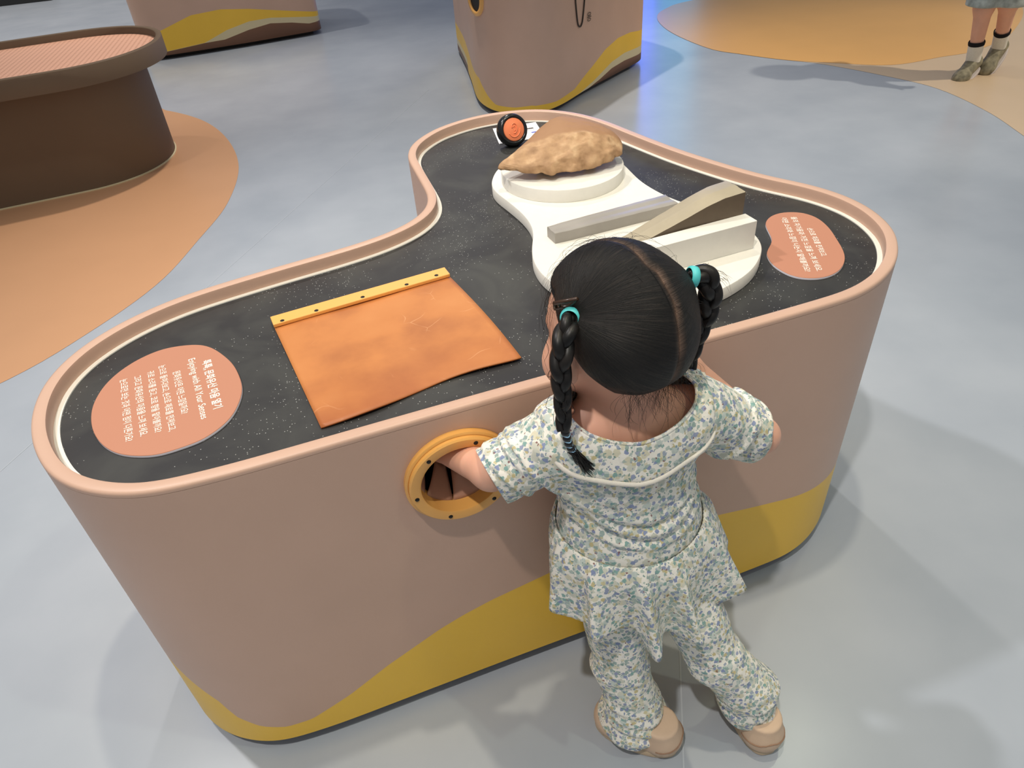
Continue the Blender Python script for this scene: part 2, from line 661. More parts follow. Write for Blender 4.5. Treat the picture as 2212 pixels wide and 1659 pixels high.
def sphere(c, r, seg=16, rings=10, M=None):
    c = np.asarray(c, float)
    r = np.full(3, r) if np.isscalar(r) else np.asarray(r, float)
    V = [np.array([0, 0, 1.0])]
    for i in range(1, rings):
        a = math.pi * i / rings
        for k in range(seg):
            b = 2 * math.pi * k / seg
            V.append(np.array([math.sin(a) * math.cos(b), math.sin(a) * math.sin(b), math.cos(a)]))
    V.append(np.array([0, 0, -1.0]))
    F = [(0, 1 + k, 1 + (k + 1) % seg) for k in range(seg)]
    for i in range(rings - 2):
        for k in range(seg):
            F.append((1 + i * seg + k, 1 + (i + 1) * seg + k, 1 + (i + 1) * seg + (k + 1) % seg, 1 + i * seg + (k + 1) % seg))
    l = len(V) - 1
    F += [(l, 1 + (rings - 2) * seg + (k + 1) % seg, 1 + (rings - 2) * seg + k) for k in range(seg)]
    out = []
    for v in V:
        v = v * r
        if M is not None:
            v = M @ v
        out.append(v + c)
    return out, F


def lathe(prof, seg, centre, axis, up=(0, 0, 1)):
    # prof: (radius, height along axis)
    ax = np.asarray(axis, float)
    ax /= np.linalg.norm(ax)
    a = np.cross(ax, np.asarray(up, float))
    if np.linalg.norm(a) < 1e-3:
        a = np.cross(ax, [1.0, 0, 0])
    a /= np.linalg.norm(a)
    b = np.cross(ax, a)
    V, F = [], []
    n = len(prof)
    for r, hh in prof:
        for k in range(seg):
            t = 2 * math.pi * k / seg
            V.append(np.asarray(centre) + ax * hh + r * (a * math.cos(t) + b * math.sin(t)))
    for i in range(n - 1):
        for k in range(seg):
            k2 = (k + 1) % seg
            F.append((i * seg + k, i * seg + k2, (i + 1) * seg + k2, (i + 1) * seg + k))
    return V, F


# ------------------------------------------------------------------ signed-distance modelling (one continuous skin)
class SDF:
    def __init__(self, lo, hi, h):
        self.lo = np.array(lo, float)
        self.h = h
        self.n = np.ceil((np.array(hi) - self.lo) / h).astype(int) + 1
        self.D = np.full(self.n, 1.0, np.float32)

    def box(self, lo, hi):
        a = np.clip(np.floor((np.array(lo) - self.lo) / self.h).astype(int), 0, self.n)
        b = np.clip(np.ceil((np.array(hi) - self.lo) / self.h).astype(int) + 1, 0, self.n)
        sl = tuple(slice(i, j) for i, j in zip(a, b))
        ax = [(self.lo[i] + self.h * np.arange(a[i], b[i])).astype(np.float32) for i in range(3)]
        return sl, np.meshgrid(*ax, indexing='ij')

    def merge(self, sl, d, k):
        o = self.D[sl]
        if k <= 0:
            self.D[sl] = np.minimum(o, d)
        else:
            hh = np.maximum(k - np.abs(o - d), 0) / k
            self.D[sl] = np.minimum(o, d) - hh * hh * k * 0.25

    def cone(self, a, b, ra, rb, k=0.012):
        a, b = np.array(a, float), np.array(b, float)
        R = max(ra, rb) + 0.03
        sl, (X, Yy, Z) = self.box(np.minimum(a, b) - R, np.maximum(a, b) + R)
        d = b - a
        L = d @ d + 1e-12
        t = np.clip(((X - a[0]) * d[0] + (Yy - a[1]) * d[1] + (Z - a[2]) * d[2]) / L, 0, 1)
        q = np.sqrt((X - a[0] - t * d[0]) ** 2 + (Yy - a[1] - t * d[1]) ** 2 + (Z - a[2] - t * d[2]) ** 2)
        self.merge(sl, q - (ra + (rb - ra) * t), k)
        return self

    def ell(self, c, r, k=0.012, M=None):
        c, r = np.array(c, float), np.array(r, float)
        R = r.max() + 0.03
        sl, (X, Yy, Z) = self.box(c - R, c + R)
        p = np.stack([X - c[0], Yy - c[1], Z - c[2]], -1)
        if M is not None:
            p = p @ np.asarray(M, np.float32)      # world -> local (M columns are local axes)
        q = np.sqrt(((p / r) ** 2).sum(-1)) + 1e-9
        q2 = np.sqrt(((p / (r * r)) ** 2).sum(-1)) + 1e-9
        self.merge(sl, (q * (q - 1) / q2).astype(np.float32), k)
        return self

    def clip(self, p, nrm):
        # keep the side the normal points away from
        sl, (X, Yy, Z) = self.box(self.lo, self.lo + self.h * self.n)
        nrm = np.array(nrm, float)
        nrm /= np.linalg.norm(nrm)
        self.D = np.maximum(self.D, ((X - p[0]) * nrm[0] + (Yy - p[1]) * nrm[1] + (Z - p[2]) * nrm[2]).astype(np.float32))
        return self

    def at(self, p):
        q = (np.asarray(p, float) - self.lo) / self.h
        i = np.floor(q).astype(int)
        i = np.clip(i, 0, self.n - 2)
        f = q - i
        s = 0
        for dx in (0, 1):
            for dy in (0, 1):
                for dz in (0, 1):
                    wgt = (f[0] if dx else 1 - f[0]) * (f[1] if dy else 1 - f[1]) * (f[2] if dz else 1 - f[2])
                    s += wgt * self.D[i[0] + dx, i[1] + dy, i[2] + dz]
        return s

    def mesh(self):
        # naive surface nets
        D = self.D
        inside = D < 0
        nx, ny, nz = D.shape
        cs = np.zeros((nx - 1, ny - 1, nz - 1), np.int8)
        for dx in (0, 1):
            for dy in (0, 1):
                for dz in (0, 1):
                    cs += inside[dx:nx - 1 + dx, dy:ny - 1 + dy, dz:nz - 1 + dz]
        act = (cs > 0) & (cs < 8)
        ids = np.full(act.shape, -1, np.int64)
        ii = np.argwhere(act)
        ids[act] = np.arange(len(ii))
        acc = np.zeros((len(ii), 3))
        cnt = np.zeros(len(ii))
        corners = [(dx, dy, dz) for dx in (0, 1) for dy in (0, 1) for dz in (0, 1)]
        vals = {c: D[ii[:, 0] + c[0], ii[:, 1] + c[1], ii[:, 2] + c[2]] for c in corners}
        for c in corners:
            for ax in range(3):
                if c[ax] == 0:
                    e = list(c)
                    e[ax] = 1
                    e = tuple(e)
                    a, b = vals[c], vals[e]
                    m = (a < 0) != (b < 0)
                    t = np.where(m, a / np.where(m, a - b, 1), 0)
                    p = np.array(c, float)[None, :] + np.eye(3)[ax][None, :] * t[:, None]
                    acc[m] += p[m]
                    cnt[m] += 1
        V = self.lo + self.h * (ii + acc / cnt[:, None])
        F = []
        for ax in range(3):
            o1, o2 = [(1, 2), (2, 0), (0, 1)][ax]
            sl0 = [slice(None)] * 3
            sl1 = [slice(None)] * 3
            sl0[ax] = slice(0, -1)
            sl1[ax] = slice(1, None)
            a, b = inside[tuple(sl0)], inside[tuple(sl1)]
            E = np.argwhere(a != b)
            E = E[(E[:, o1] > 0) & (E[:, o2] > 0) & (E[:, o1] < D.shape[o1] - 1) & (E[:, o2] < D.shape[o2] - 1)]
            flip = a[E[:, 0], E[:, 1], E[:, 2]]
            u = np.zeros(3, int)
            v = np.zeros(3, int)
            u[o1] = 1
            v[o2] = 1
            q = [ids[tuple((E - x).T)] for x in (u + v, v, 0 * u, u)]
            Q = np.stack(q, 1)
            Q[~flip] = Q[~flip][:, ::-1]
            F.append(Q)
        return V, np.vstack(F)


def mesh_np(name, V, F, mats, parent=None, smooth=True, idx=None):
    me = bpy.data.meshes.new(name)
    F = np.asarray(F)
    k = F.shape[1]
    me.vertices.add(len(V))
    me.vertices.foreach_set('co', np.asarray(V, np.float32).ravel())
    me.loops.add(F.size)
    me.loops.foreach_set('vertex_index', F.astype(np.int32).ravel())
    me.polygons.add(len(F))
    me.polygons.foreach_set('loop_start', np.arange(0, F.size, k, dtype=np.int32))
    if not isinstance(mats, (list, tuple)):
        mats = [mats]
    for m in mats:
        me.materials.append(m)
    if idx is not None:
        me.polygons.foreach_set('material_index', np.asarray(idx, np.int32))
    me.polygons.foreach_set('use_smooth', np.full(len(F), smooth))
    me.update(calc_edges=True)
    me.validate()
    o = bpy.data.objects.new(name, me)
    C.objects.link(o)
    if parent is not None:
        put(o, parent)
    return o


def vnormals(V, F):
    Nn = np.zeros_like(V)
    fn = np.cross(V[F[:, 2]] - V[F[:, 0]], V[F[:, 3]] - V[F[:, 1]])
    for k in range(4):
        np.add.at(Nn, F[:, k], fn)
    return Nn / (np.linalg.norm(Nn, axis=1)[:, None] + 1e-12)


def relax(V, F, it=2, lam=0.5):
    for _ in range(it):
        S = np.zeros_like(V)
        c = np.zeros(len(V))
        for k in range(4):
            a, b = F[:, k], F[:, (k + 1) % 4]
            np.add.at(S, a, V[b])
            np.add.at(c, a, 1)
            np.add.at(S, b, V[a])
            np.add.at(c, b, 1)
        V = V * (1 - lam) + lam * S / c[:, None]
    return V


def text_mesh(name, body, m, parent, p0, p1, z, height=None, weight=0.0, flip=1):
    # lays the line flat from p0 to p1 (world xy), centred on that line
    cu = bpy.data.curves.new(name, 'FONT')
    cu.body = body
    cu.size = 1.0
    cu.extrude = 0.0
    cu.offset = weight
    tmp = bpy.data.objects.new(name, cu)
    C.objects.link(tmp)
    dg = bpy.context.evaluated_depsgraph_get()
    dg.update()
    me = bpy.data.meshes.new_from_object(tmp.evaluated_get(dg))
    bpy.data.objects.remove(tmp)
    n = len(me.vertices)
    co = np.empty(n * 3, np.float32)
    me.vertices.foreach_get('co', co)
    co = co.reshape(-1, 3).astype(float)
    mn, mx = co.min(0), co.max(0)
    p0, p1 = np.array(p0, float), np.array(p1, float)
    L = np.linalg.norm(p1 - p0)
    ex = (p1 - p0) / L
    ey = np.array([-ex[1], ex[0]])
    s = L / (mx[0] - mn[0])
    sy = s if height is None else height / (mx[1] - mn[1])
    q = p0[None, :] + ex[None, :] * ((co[:, 0] - mn[0]) * s)[:, None] + ey[None, :] * ((co[:, 1] - 0.5 * (mn[1] + mx[1])) * sy)[:, None]
    out = np.c_[q, np.full(n, z)]
    me.vertices.foreach_set('co', out.astype(np.float32).ravel())
    me.materials.clear()
    me.materials.append(m)
    me.update()
    o = bpy.data.objects.new(name, me)
    C.objects.link(o)
    put(o, parent)
    return o


# ------------------------------------------------------------------ setting: floor, inlays, far wall
structure(mk('floor', [(-14, -8, 0), (16, -8, 0), (16, 14, 0), (-14, 14, 0)], [(0, 1, 2, 3)], FLOORM, None, False))
structure(mk('wall_back', [(-14, 13.9, 0), (16, 13.9, 0), (16, 13.9, 5), (-14, 13.9, 5)], [(0, 1, 2, 3)], WALLM, None, False))


def inlay(name, pts, m, z, n=160):
    P = catmull(pts, n)
    V = np.c_[P, np.full(n, z)]
    f = tuple(range(n))
    a = 0.5 * np.sum(P[:, 0] * np.roll(P[:, 1], -1) - np.roll(P[:, 0], -1) * P[:, 1])
    return structure(mk(name, V, [f if a > 0 else f[::-1]], m, None, False))


inlay('trim_1', [(-0.62, 4.62), (-0.5, 4.55), (-0.31, 4.24), (-0.2, 3.86), (-0.165, 3.43), (-0.23, 3.02), (-0.35, 2.71), (-0.48, 2.43), (-0.67, 2.2),
                 (-0.9, 2.01), (-1.3, 1.85), (-1.9, 1.95), (-2.4, 2.5), (-2.5, 3.3), (-2.0, 4.1), (-1.3, 4.5)], ORANGEF, 0.0008)
inlay('trim_2', [(3.27, 5.23), (2.94, 5.09), (2.75, 4.86), (2.63, 4.46), (2.61, 3.98), (2.69, 3.76), (2.82, 3.52), (2.98, 3.34), (3.2, 3.14), (3.5, 3.12),
                 (3.75, 3.12), (4.2, 3.3), (4.8, 3.8), (5.0, 4.5), (4.3, 5.3)], AMBERF, 0.0016)
inlay('trim_3', [(2.72, 3.86), (2.93, 3.34), (3.03, 3.04), (3.09, 2.73), (3.02, 2.37), (2.9, 2.07), (2.75, 1.7), (3.1, 1.2), (3.9, 1.3), (4.8, 2.2), (5.2, 3.4),
                 (4.9, 4.4), (4.0, 4.9), (3.2, 4.7)], BEIGEF, 0.0008)
for nm, a, b in (('trim_4', (0.75, 1.15), (-0.5, -1.15)), ('trim_5', (0.9, 4.1), (-1.2, 1.05))):
    a, b = np.array(a), np.array(b)
    d = (b - a) / np.linalg.norm(b - a)
    e = np.array([-d[1], d[0]]) * 0.0012
    structure(mk(nm, [(*(a + e), 0.0005), (*(a - e), 0.0005), (*(b - e), 0.0005), (*(b + e), 0.0005)], [(0, 1, 2, 3)], SEAMM, None, False))

# ------------------------------------------------------------------ activity table
RIM = [(-0.375, 0.853), (-0.37, 0.825), (-0.362, 0.797), (-0.35, 0.766), (-0.339, 0.743), (-0.323, 0.722), (-0.303, 0.701), (-0.274, 0.681), (-0.247, 0.668),
       (-0.221, 0.661), (-0.167, 0.657), (-0.112, 0.656), (0.033, 0.658), (0.228, 0.66), (0.538, 0.66), (0.672, 0.662), (0.708, 0.664), (0.74, 0.67),
       (0.781, 0.685), (0.828, 0.713), (0.869, 0.752), (0.9, 0.796), (0.918, 0.846), (0.925, 0.894), (0.919, 0.949), (0.897, 1.008), (0.86, 1.072),
       (0.825, 1.155), (0.787, 1.27), (0.757, 1.396), (0.739, 1.483), (0.722, 1.54), (0.698, 1.592), (0.659, 1.642), (0.61, 1.676), (0.54, 1.697),
       (0.474, 1.697), (0.423, 1.684), (0.37, 1.66), (0.332, 1.629), (0.297, 1.59), (0.277, 1.548), (0.267, 1.51), (0.264, 1.458), (0.261, 1.384),
       (0.258, 1.316), (0.253, 1.282), (0.243, 1.252), (0.227, 1.226), (0.197, 1.198), (0.153, 1.175), (0.104, 1.16), (0.039, 1.148), (-0.032, 1.138),
       (-0.11, 1.125), (-0.156, 1.116), (-0.203, 1.104), (-0.249, 1.084), (-0.292, 1.057), (-0.332, 1.019), (-0.357, 0.98), (-0.372, 0.938), (-0.377, 0.892)]
OUT = smooth_closed(catmull(RIM, 420), 10)
TOPZ, BEDZ = 0.60, 0.577
table = thing('activity_table', 'low tan wavy-edged activity table with sunken black top and mustard wave along its base', 'table', (0.3, 1.05, 0))
# height of the mustard wave along the outline
front_x = [-0.40, -0.33, -0.291, -0.277, -0.248, -0.212, -0.172, -0.106, -0.038, 0.051, 0.09, 0.136, 0.206, 0.245, 0.38, 0.52, 0.596, 0.682, 0.80, 0.95]
front_z = [0.24, 0.19, 0.144, 0.103, 0.078, 0.066, 0.068, 0.098, 0.138, 0.181, 0.195, 0.207, 0.219, 0.226, 0.233, 0.227, 0.214, 0.20, 0.182, 0.16]


def wave_z(p):
    zf = np.interp(p[0], front_x, front_z)
    t = min(max((p[1] - 0.80) / 0.25, 0), 1)
    return zf * (1 - t) + t * (0.17 + 0.07 * math.sin(5.2 * p[0] + 2.1 * p[1]))


nO = len(OUT)
nrm = normals2(OUT)
zs = []
rows = []
for i in range(nO):
    wz = wave_z(OUT[i])
    rows.append([0.026, 0.030, wz, 0.36, 0.592])
rows = np.array(rows)
V, F, I = [], [], []
offs = [-0.003, 0, 0, 0, 0]
for k in range(5):
    P = OUT + nrm * offs[k]
    V += [(P[i][0], P[i][1], rows[i][k]) for i in range(nO)]
inn = len(V)
for k, z in enumerate((0.592, 0.026)):
    P = OUT - nrm * 0.017
    V += [(P[i][0], P[i][1], z) for i in range(nO)]
for k in range(4):
    for i in range(nO):
        j = (i + 1) % nO
        F.append((k * nO + i, k * nO + j, (k + 1) * nO + j, (k + 1) * nO + i))
        I.append(1 if k < 2 else 0)
for a_, b_ in ((4, 5), (5, 6), (6, 0)):
    for i in range(nO):
        j = (i + 1) % nO
        F.append((a_ * nO + i, a_ * nO + j, b_ * nO + j, b_ * nO + i))
        I.append(0)
area = 0.5 * np.sum(OUT[:, 0] * np.roll(OUT[:, 1], -1) - np.roll(OUT[:, 0], -1) * OUT[:, 1])
if area < 0:
    F = [f[::-1] for f in F]
body = mk('body', V, F, [TAN, YEL], table, True, I)
# round hand opening through the front panel
HC = np.array([0.119, 0.659, 0.494])
cv, cf = lathe([(0.0, -0.05), (0.060, -0.05), (0.060, 0.05), (0.0, 0.05)], 64, HC, (0, 1, 0))
cutter = mk('cutter', cv, cf, [TAN], None, False)
bmc = bmesh.new()
bmc.from_mesh(cutter.data)
bmesh.ops.remove_doubles(bmc, verts=bmc.verts, dist=1e-5)
bmesh.ops.recalc_face_normals(bmc, faces=bmc.faces)
bmc.to_mesh(cutter.data)
bmc.free()
md = body.modifiers.new('hole', 'BOOLEAN')
md.object = cutter
md.operation = 'DIFFERENCE'
md.solver = 'EXACT'
dg = bpy.context.evaluated_depsgraph_get()
dg.update()
nm_ = bpy.data.meshes.new_from_object(body.evaluated_get(dg))
body.modifiers.clear()
body.data = nm_
bpy.data.objects.remove(cutter)
body.data.polygons.foreach_set('use_smooth', np.ones(len(body.data.polygons), bool))
body.data.set_sharp_from_angle(angle=math.radians(30))

ring_sweep('rim', OUT, [(0, 0.5925), (0, 0.596), (-0.0012, 0.599), (-0.004, TOPZ), (-0.0145, TOPZ), (-0.0172, 0.599), (-0.018, 0.5965), (-0.018, BEDZ)], TAN, table)
ring_sweep('white_edge_strip', OUT, [(-0.0178, BEDZ + 0.0016), (-0.0255, BEDZ + 0.0016), (-0.0258, BEDZ - 0.002)], STRIPM, table)
ring_sweep('tabletop', OUT, [(-0.0172, BEDZ - 0.016), (-0.0172, BEDZ)], BOARD, table, None, False, True, True)
ring_sweep('plinth', OUT, [(-0.045, 0.0), (-0.045, 0.03)], PLINTH, table, None, True, True, False)

# hand opening: ring, screws, leather flaps, dark sleeve
ring = Acc()
rv, rf = lathe([(0.0735, 0.0), (0.0735, -0.008), (0.071, -0.0095), (0.070, -0.0095), (0.0695, -0.009), (0.0695, -0.014), (0.0675, -0.016), (0.0570, -0.016), (0.0545, -0.0145), (0.054, -0.012), (0.054, 0.018), (0.0605, 0.018)],
               72, HC - np.array([0, 0.0, 0]), (0, 1, 0))
ring.add(rv, rf)
ring_o = ring.build('hand_hole_ring', RINGM, table)
ring_o.data.set_sharp_from_angle(angle=math.radians(32))
for k in range(6):
    a = math.radians(8 + 60 * k)
    c = HC + np.array([0.0622 * math.cos(a), -0.0158, 0.0622 * math.sin(a)])
    v1, f1 = lathe([(0.0, -0.0012), (0.0025, -0.0012), (0.0031, 0.0), (0.0042, 0.0004)], 16, c, (0, 1, 0))
    mk('screw', v1, f1, SCREWM, ring_o)
# eight leather flaps, pushed inwards
FLAPS = [(-3.05, 0.62, 0.075), (-2.2, 0.66, 0.040), (-1.42, 0.66, 0.022), (-0.65, 0.64, 0.030), (0.15, 0.55, 0.06), (0.95, 0.45, 0.062), (1.7, 0.55, 0.055), (2.45, 0.52, 0.060)]
for a0, wid, push in FLAPS:
    Vf = []
    nr, na = 8, 9
    for i in range(nr):
        t = i / (nr - 1)
        r = 0.0545 * (1 - (0.56 if push < 0.05 else 0.42) * t)
        for j in range(na):
            s = (j / (na - 1) - 0.5) * 2
            ang = a0 + s * 0.385 * (1 - 0.15 * t)
            curl = push * t ** 1.3 + 0.010 * t * s * s
            Vf.append(HC + np.array([r * math.cos(ang), 0.006 + curl, r * math.sin(ang)]))
    Ff = [(i * na + j, i * na + j + 1, (i + 1) * na + j + 1, (i + 1) * na + j) for i in range(nr - 1) for j in range(na - 1)]
    fo = mk('leather_flap', Vf, Ff, FLAPM, ring_o)
    so = fo.modifiers.new('thick', 'SOLIDIFY')
    so.thickness = 0.0022
sv, sf = lathe([(0.0605, 0.012), (0.075, 0.02), (0.075, 0.16), (0.0, 0.16)], 48, HC, (0, 1, 0))
mk('hand_hole_box', sv, sf, PLINTH, table)

# ------------------------------------------------------------------ things lying on the black top
OVAL = [(-0.18, 0.982), (-0.223, 0.991), (-0.258, 0.979), (-0.285, 0.956), (-0.303, 0.926), (-0.312, 0.888), (-0.311, 0.856), (-0.307, 0.834), (-0.297, 0.806),
        (-0.283, 0.783), (-0.266, 0.766), (-0.241, 0.753), (-0.222, 0.748), (-0.193, 0.751), (-0.172, 0.755), (-0.144, 0.776), (-0.13, 0.801), (-0.121, 0.835),
        (-0.122, 0.866), (-0.13, 0.906), (-0.145, 0.941), (-0.160, 0.966)]
BEAN = [(0.81, 0.96), (0.83, 0.953), (0.845, 0.938), (0.851, 0.912), (0.844, 0.876), (0.829, 0.839), (0.815, 0.808), (0.8, 0.784), (0.782, 0.766), (0.761, 0.753),
        (0.737, 0.748), (0.715, 0.753), (0.698, 0.766), (0.69, 0.785), (0.689, 0.815), (0.699, 0.844), (0.711, 0.858), (0.729, 0.874), (0.74, 0.889), (0.752, 0.917),
        (0.762, 0.937), (0.777, 0.951), (0.791, 0.958)]
sign = thing('information_sign', 'round salmon sign with white Korean and English lines beside the leather sheet', 'sign', (-0.215, 0.87, BEDZ))
slab('sign_panel', smooth_closed(catmull(OVAL, 160), 12), BEDZ, 0.581, PINK, sign, 0.0006, SIGNEDGE)
TXT = [('톡톡, 문화유산 마음 열기', (-0.166, 0.932), (-0.153, 0.811), 0.0135, 0.022), ('Enjoying with All Your Senses', (-0.187, 0.945), (-0.171, 0.796), 0.0125, 0.008),
       ('문화유산은 어떤 느낌일까요?', (-0.206, 0.922), (-0.194, 0.818), 0.0105, 0.010), ('눈으로 들여다보고, 손으로 재료를 만져보고,', (-0.226, 0.946), (-0.209, 0.788), 0.0105, 0.010),
       ('귀로 소리를 듣고, 코로 향을 맡아볼까요?', (-0.241, 0.938), (-0.226, 0.793), 0.0105, 0.010), ('그리고 문화유산의 마음을 느껴 보세요.', (-0.258, 0.934), (-0.243, 0.793), 0.0105, 0.010),
       ('눈으로만 보는 것과 어떤 점이 다른가요?', (-0.276, 0.934), (-0.26, 0.79), 0.0105, 0.010)]
for s, a, b, hh, wt in TXT:
    text_mesh('lettering', s, WHITEINK, sign, a, b, 0.5813, hh, wt)
sign2 = thing('information_sign', 'kidney-shaped salmon sign with three white lines beside the white stepped board', 'sign', (0.765, 0.85, BEDZ))
slab('sign_panel', smooth_closed(catmull(BEAN, 160), 6), BEDZ, 0.581, PINK, sign2, 0.0006, SIGNEDGE)
for s, a, b in (('손으로 재료를 만져보고,', (0.815, 0.889), (0.774, 0.80)), ('돌의 차가움과 거친 느낌을 느껴 보세요.', (0.818, 0.936), (0.738, 0.765)), ('어떤 소리와 느낌이 나는지 말해볼까요?', (0.802, 0.941), (0.722, 0.772))):
    text_mesh('lettering', s, WHITEINK, sign2, a, b, 0.5813, 0.0105, 0.012)

# leather sheet under an amber clamp bar
sheet = thing('leather_sheet', 'square orange-tan leather sheet clamped along its far edge on the black tabletop', 'leather', (0.09, 0.87, BEDZ))
nu, nv = 40, 40
Vl = []
A0, A1, B1, B0 = np.array((-0.0675, 0.985)), np.array((0.2155, 1.013)), np.array((0.243, 0.752)), np.array((-0.033, 0.72))
for j in range(nv):
    t = j / (nv - 1)
    for i in range(nu):
        s = i / (nu - 1)
        p = (A0 * (1 - s) + A1 * s) * (1 - t) + (B0 * (1 - s) + B1 * s) * t
        # far edge straight, near edge slightly wavy, right edge bowed
        p = p + np.array([0.004 * math.sin(math.pi * t) * s ** 4, 0]) * 1.0
        p = p + np.array([0, -0.006 * math.sin(2.2 * math.pi * s + 0.4) * t ** 6])
        z = 0.5795 + 0.0045 * max(0, t - 0.55) ** 1.5 * math.sin(5.5 * s + 0.6) ** 2 * 2.5 + 0.006 * max(0, s - 0.72) * t * 1.6 + 0.0006 * math.sin(9 * s + 5 * t)
        Vl.append((p[0], p[1], z))
Fl = [(j * nu + i, (j + 1) * nu + i, (j + 1) * nu + i + 1, j * nu + i + 1) for j in range(nv - 1) for i in range(nu - 1)]
lo = mk('leather_panel', Vl, Fl, LEATHER, sheet)
sm = lo.modifiers.new('thick', 'SOLIDIFY')
sm.thickness = 0.0022
sm.offset = -1


def box_bm(corners, z0, z1, bev):
    bm = bmesh.new()
    a = [bm.verts.new((x, y, z0)) for x, y in corners]
    b = [bm.verts.new((x, y, z1)) for x, y in corners]
    n = len(corners)
    bm.faces.new(a[::-1])
    bm.faces.new(b)
    for i in range(n):
        bm.faces.new((a[i], a[(i + 1) % n], b[(i + 1) % n], b[i]))
    bmesh.ops.recalc_face_normals(bm, faces=bm.faces)
    if bev:
        bmesh.ops.bevel(bm, geom=list(bm.edges), offset=bev, segments=2, profile=0.5, affect='EDGES')
    return bm


clampb = from_bm('clamp_bar', box_bm([(-0.067, 0.976), (0.2165, 1.005), (0.2145, 1.031), (-0.0695, 1.002)], BEDZ + 0.0035, BEDZ + 0.0095, 0.0012), ORANGEBAR, sheet)
for hx, hy in ((-0.053, 0.982), (-0.001, 0.988), (0.072, 0.996), (0.144, 1.003), (0.195, 1.010)):
    v1, f1 = lathe([(0.0, 0.0004), (0.0017, 0.0004), (0.0024, 0.0009), (0.0034, 0.0002)], 14, (hx, hy, BEDZ + 0.0093), (0, 0, 1))
    mk('screw', v1, f1, SCREWM, clampb)

# white stepped board: lobed base, round step, block step
board = thing('display_board', 'white lobed display board with a round step and a block step on the black top', 'stand', (0.52, 1.05, BEDZ))
PLATE = [(0.420, 1.356), (0.396, 1.318), (0.382, 1.285), (0.378, 1.25), (0.383, 1.21), (0.39, 1.14), (0.388, 1.088), (0.378, 1.049), (0.362, 1.013), (0.347, 0.972), (0.341, 0.923),
         (0.350, 0.873), (0.378, 0.823), (0.42, 0.787), (0.47, 0.763), (0.506, 0.755), (0.545, 0.757), (0.59, 0.769), (0.633, 0.79), (0.667, 0.819), (0.688, 0.845), (0.701, 0.88),
         (0.703, 0.92), (0.695, 0.96), (0.677, 1.01), (0.658, 1.055), (0.647, 1.1), (0.642, 1.16), (0.647, 1.215), (0.652, 1.265), (0.645, 1.32), (0.62, 1.366), (0.575, 1.398), (0.52, 1.408), (0.465, 1.393)]
PL = smooth_closed(catmull(PLATE, 240), 8)
base_o = slab('base_plate', PL, BEDZ + 0.0005, 0.5985, PLATEM, board, 0.0008)
circ = np.array([(0.518 + 0.1185 * math.cos(2 * math.pi * i / 96), 1.253 + 0.1185 * math.sin(2 * math.pi * i / 96)) for i in range(96)])
slab('round_step', circ, 0.5985, 0.6224, PLATEM, board, 0.0008)
# block step with a raised front wall beside the sloping stone blade
from_bm('block_step', box_bm([(0.412, 0.833), (0.671, 0.8445), (0.6695, 0.874), (0.4115, 0.862)], 0.5985, 0.646, 0.0007), PLATEM, board)
from_bm('block_step_bed', box_bm([(0.4115, 0.8622), (0.6695, 0.8742), (0.665, 0.925), (0.405, 0.915)], 0.5985, 0.612, 0.0007), PLATEM, board)
text_mesh('lettering', '주먹', GREYINK, board, (0.512, 0.779), (0.532, 0.781), 0.5988, 0.008)
text_mesh('lettering', '도끼', GREYINK, board, (0.556, 0.781), (0.581, 0.783), 0.5988, 0.009)


def stone_bar(name, label, cat, ctr, L, W0, W1, z0, heights, m, yaw, ridge, pitch=0.0, flank=None):
    # long worked stone: rectangular section whose height follows 'heights', rounded corners, a groove or ridge along the top
    t = thing(name, label, cat, (ctr[0], ctr[1], z0))
    ns = 44
    prof = []
    Vb = []
    cs, sn = math.cos(yaw), math.sin(yaw)
    npz = 14
    for i in range(ns):
        s = i / (ns - 1)
        x = (s - 0.5) * L
        hgt = np.interp(s, np.linspace(0, 1, len(heights)), heights)
        wv = np.interp(s, [0, 0.12, 0.5, 1], [W0 * 0.86, W0, (W0 + W1) / 2, W1]) / 2
        r = min(0.0025, hgt * 0.3)
        sec = [(-wv, 0), (-wv, hgt - r), (-wv + r * 0.3, hgt - r * 0.3), (-wv + r, hgt), (-wv * 0.34, hgt + ridge * 0.25), (-wv * 0.12, hgt + ridge), (0.0, hgt + ridge * 1.1), (wv * 0.12, hgt + ridge),
               (wv * 0.34, hgt + ridge * 0.25), (wv - r, hgt), (wv - r * 0.3, hgt - r * 0.3), (wv, hgt - r), (wv, 0)]
        for yy, zz in sec:
            dz = pitch * x
            jit = 0.0005 * noise.noise(Vector((x * 60, yy * 60, zz * 60)))
            Vb.append((ctr[0] + x * cs - yy * sn, ctr[1] + x * sn + yy * cs, z0 + zz + dz + jit))
    k = 13
    Fb = [(i * k + j, i * k + (j + 1) % k, (i + 1) * k + (j + 1) % k, (i + 1) * k + j) for i in range(ns - 1) for j in range(k)]
    Fb += [tuple(range(k))[::-1], tuple(range((ns - 1) * k, ns * k))]
    bm = bmesh.new()
    vs = [bm.verts.new(v) for v in Vb]
    for f in Fb:
        bm.faces.new([vs[i] for i in f])
    o = from_bm('stone', bm, m, t, True)
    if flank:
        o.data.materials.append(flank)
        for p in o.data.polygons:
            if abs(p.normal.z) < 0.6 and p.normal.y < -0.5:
                p.material_index = 1  # near-facing side takes the colour with painted shade
    mo = o.modifiers.new('edges', 'EDGE_SPLIT')
    mo.split_angle = math.radians(32)
    return t


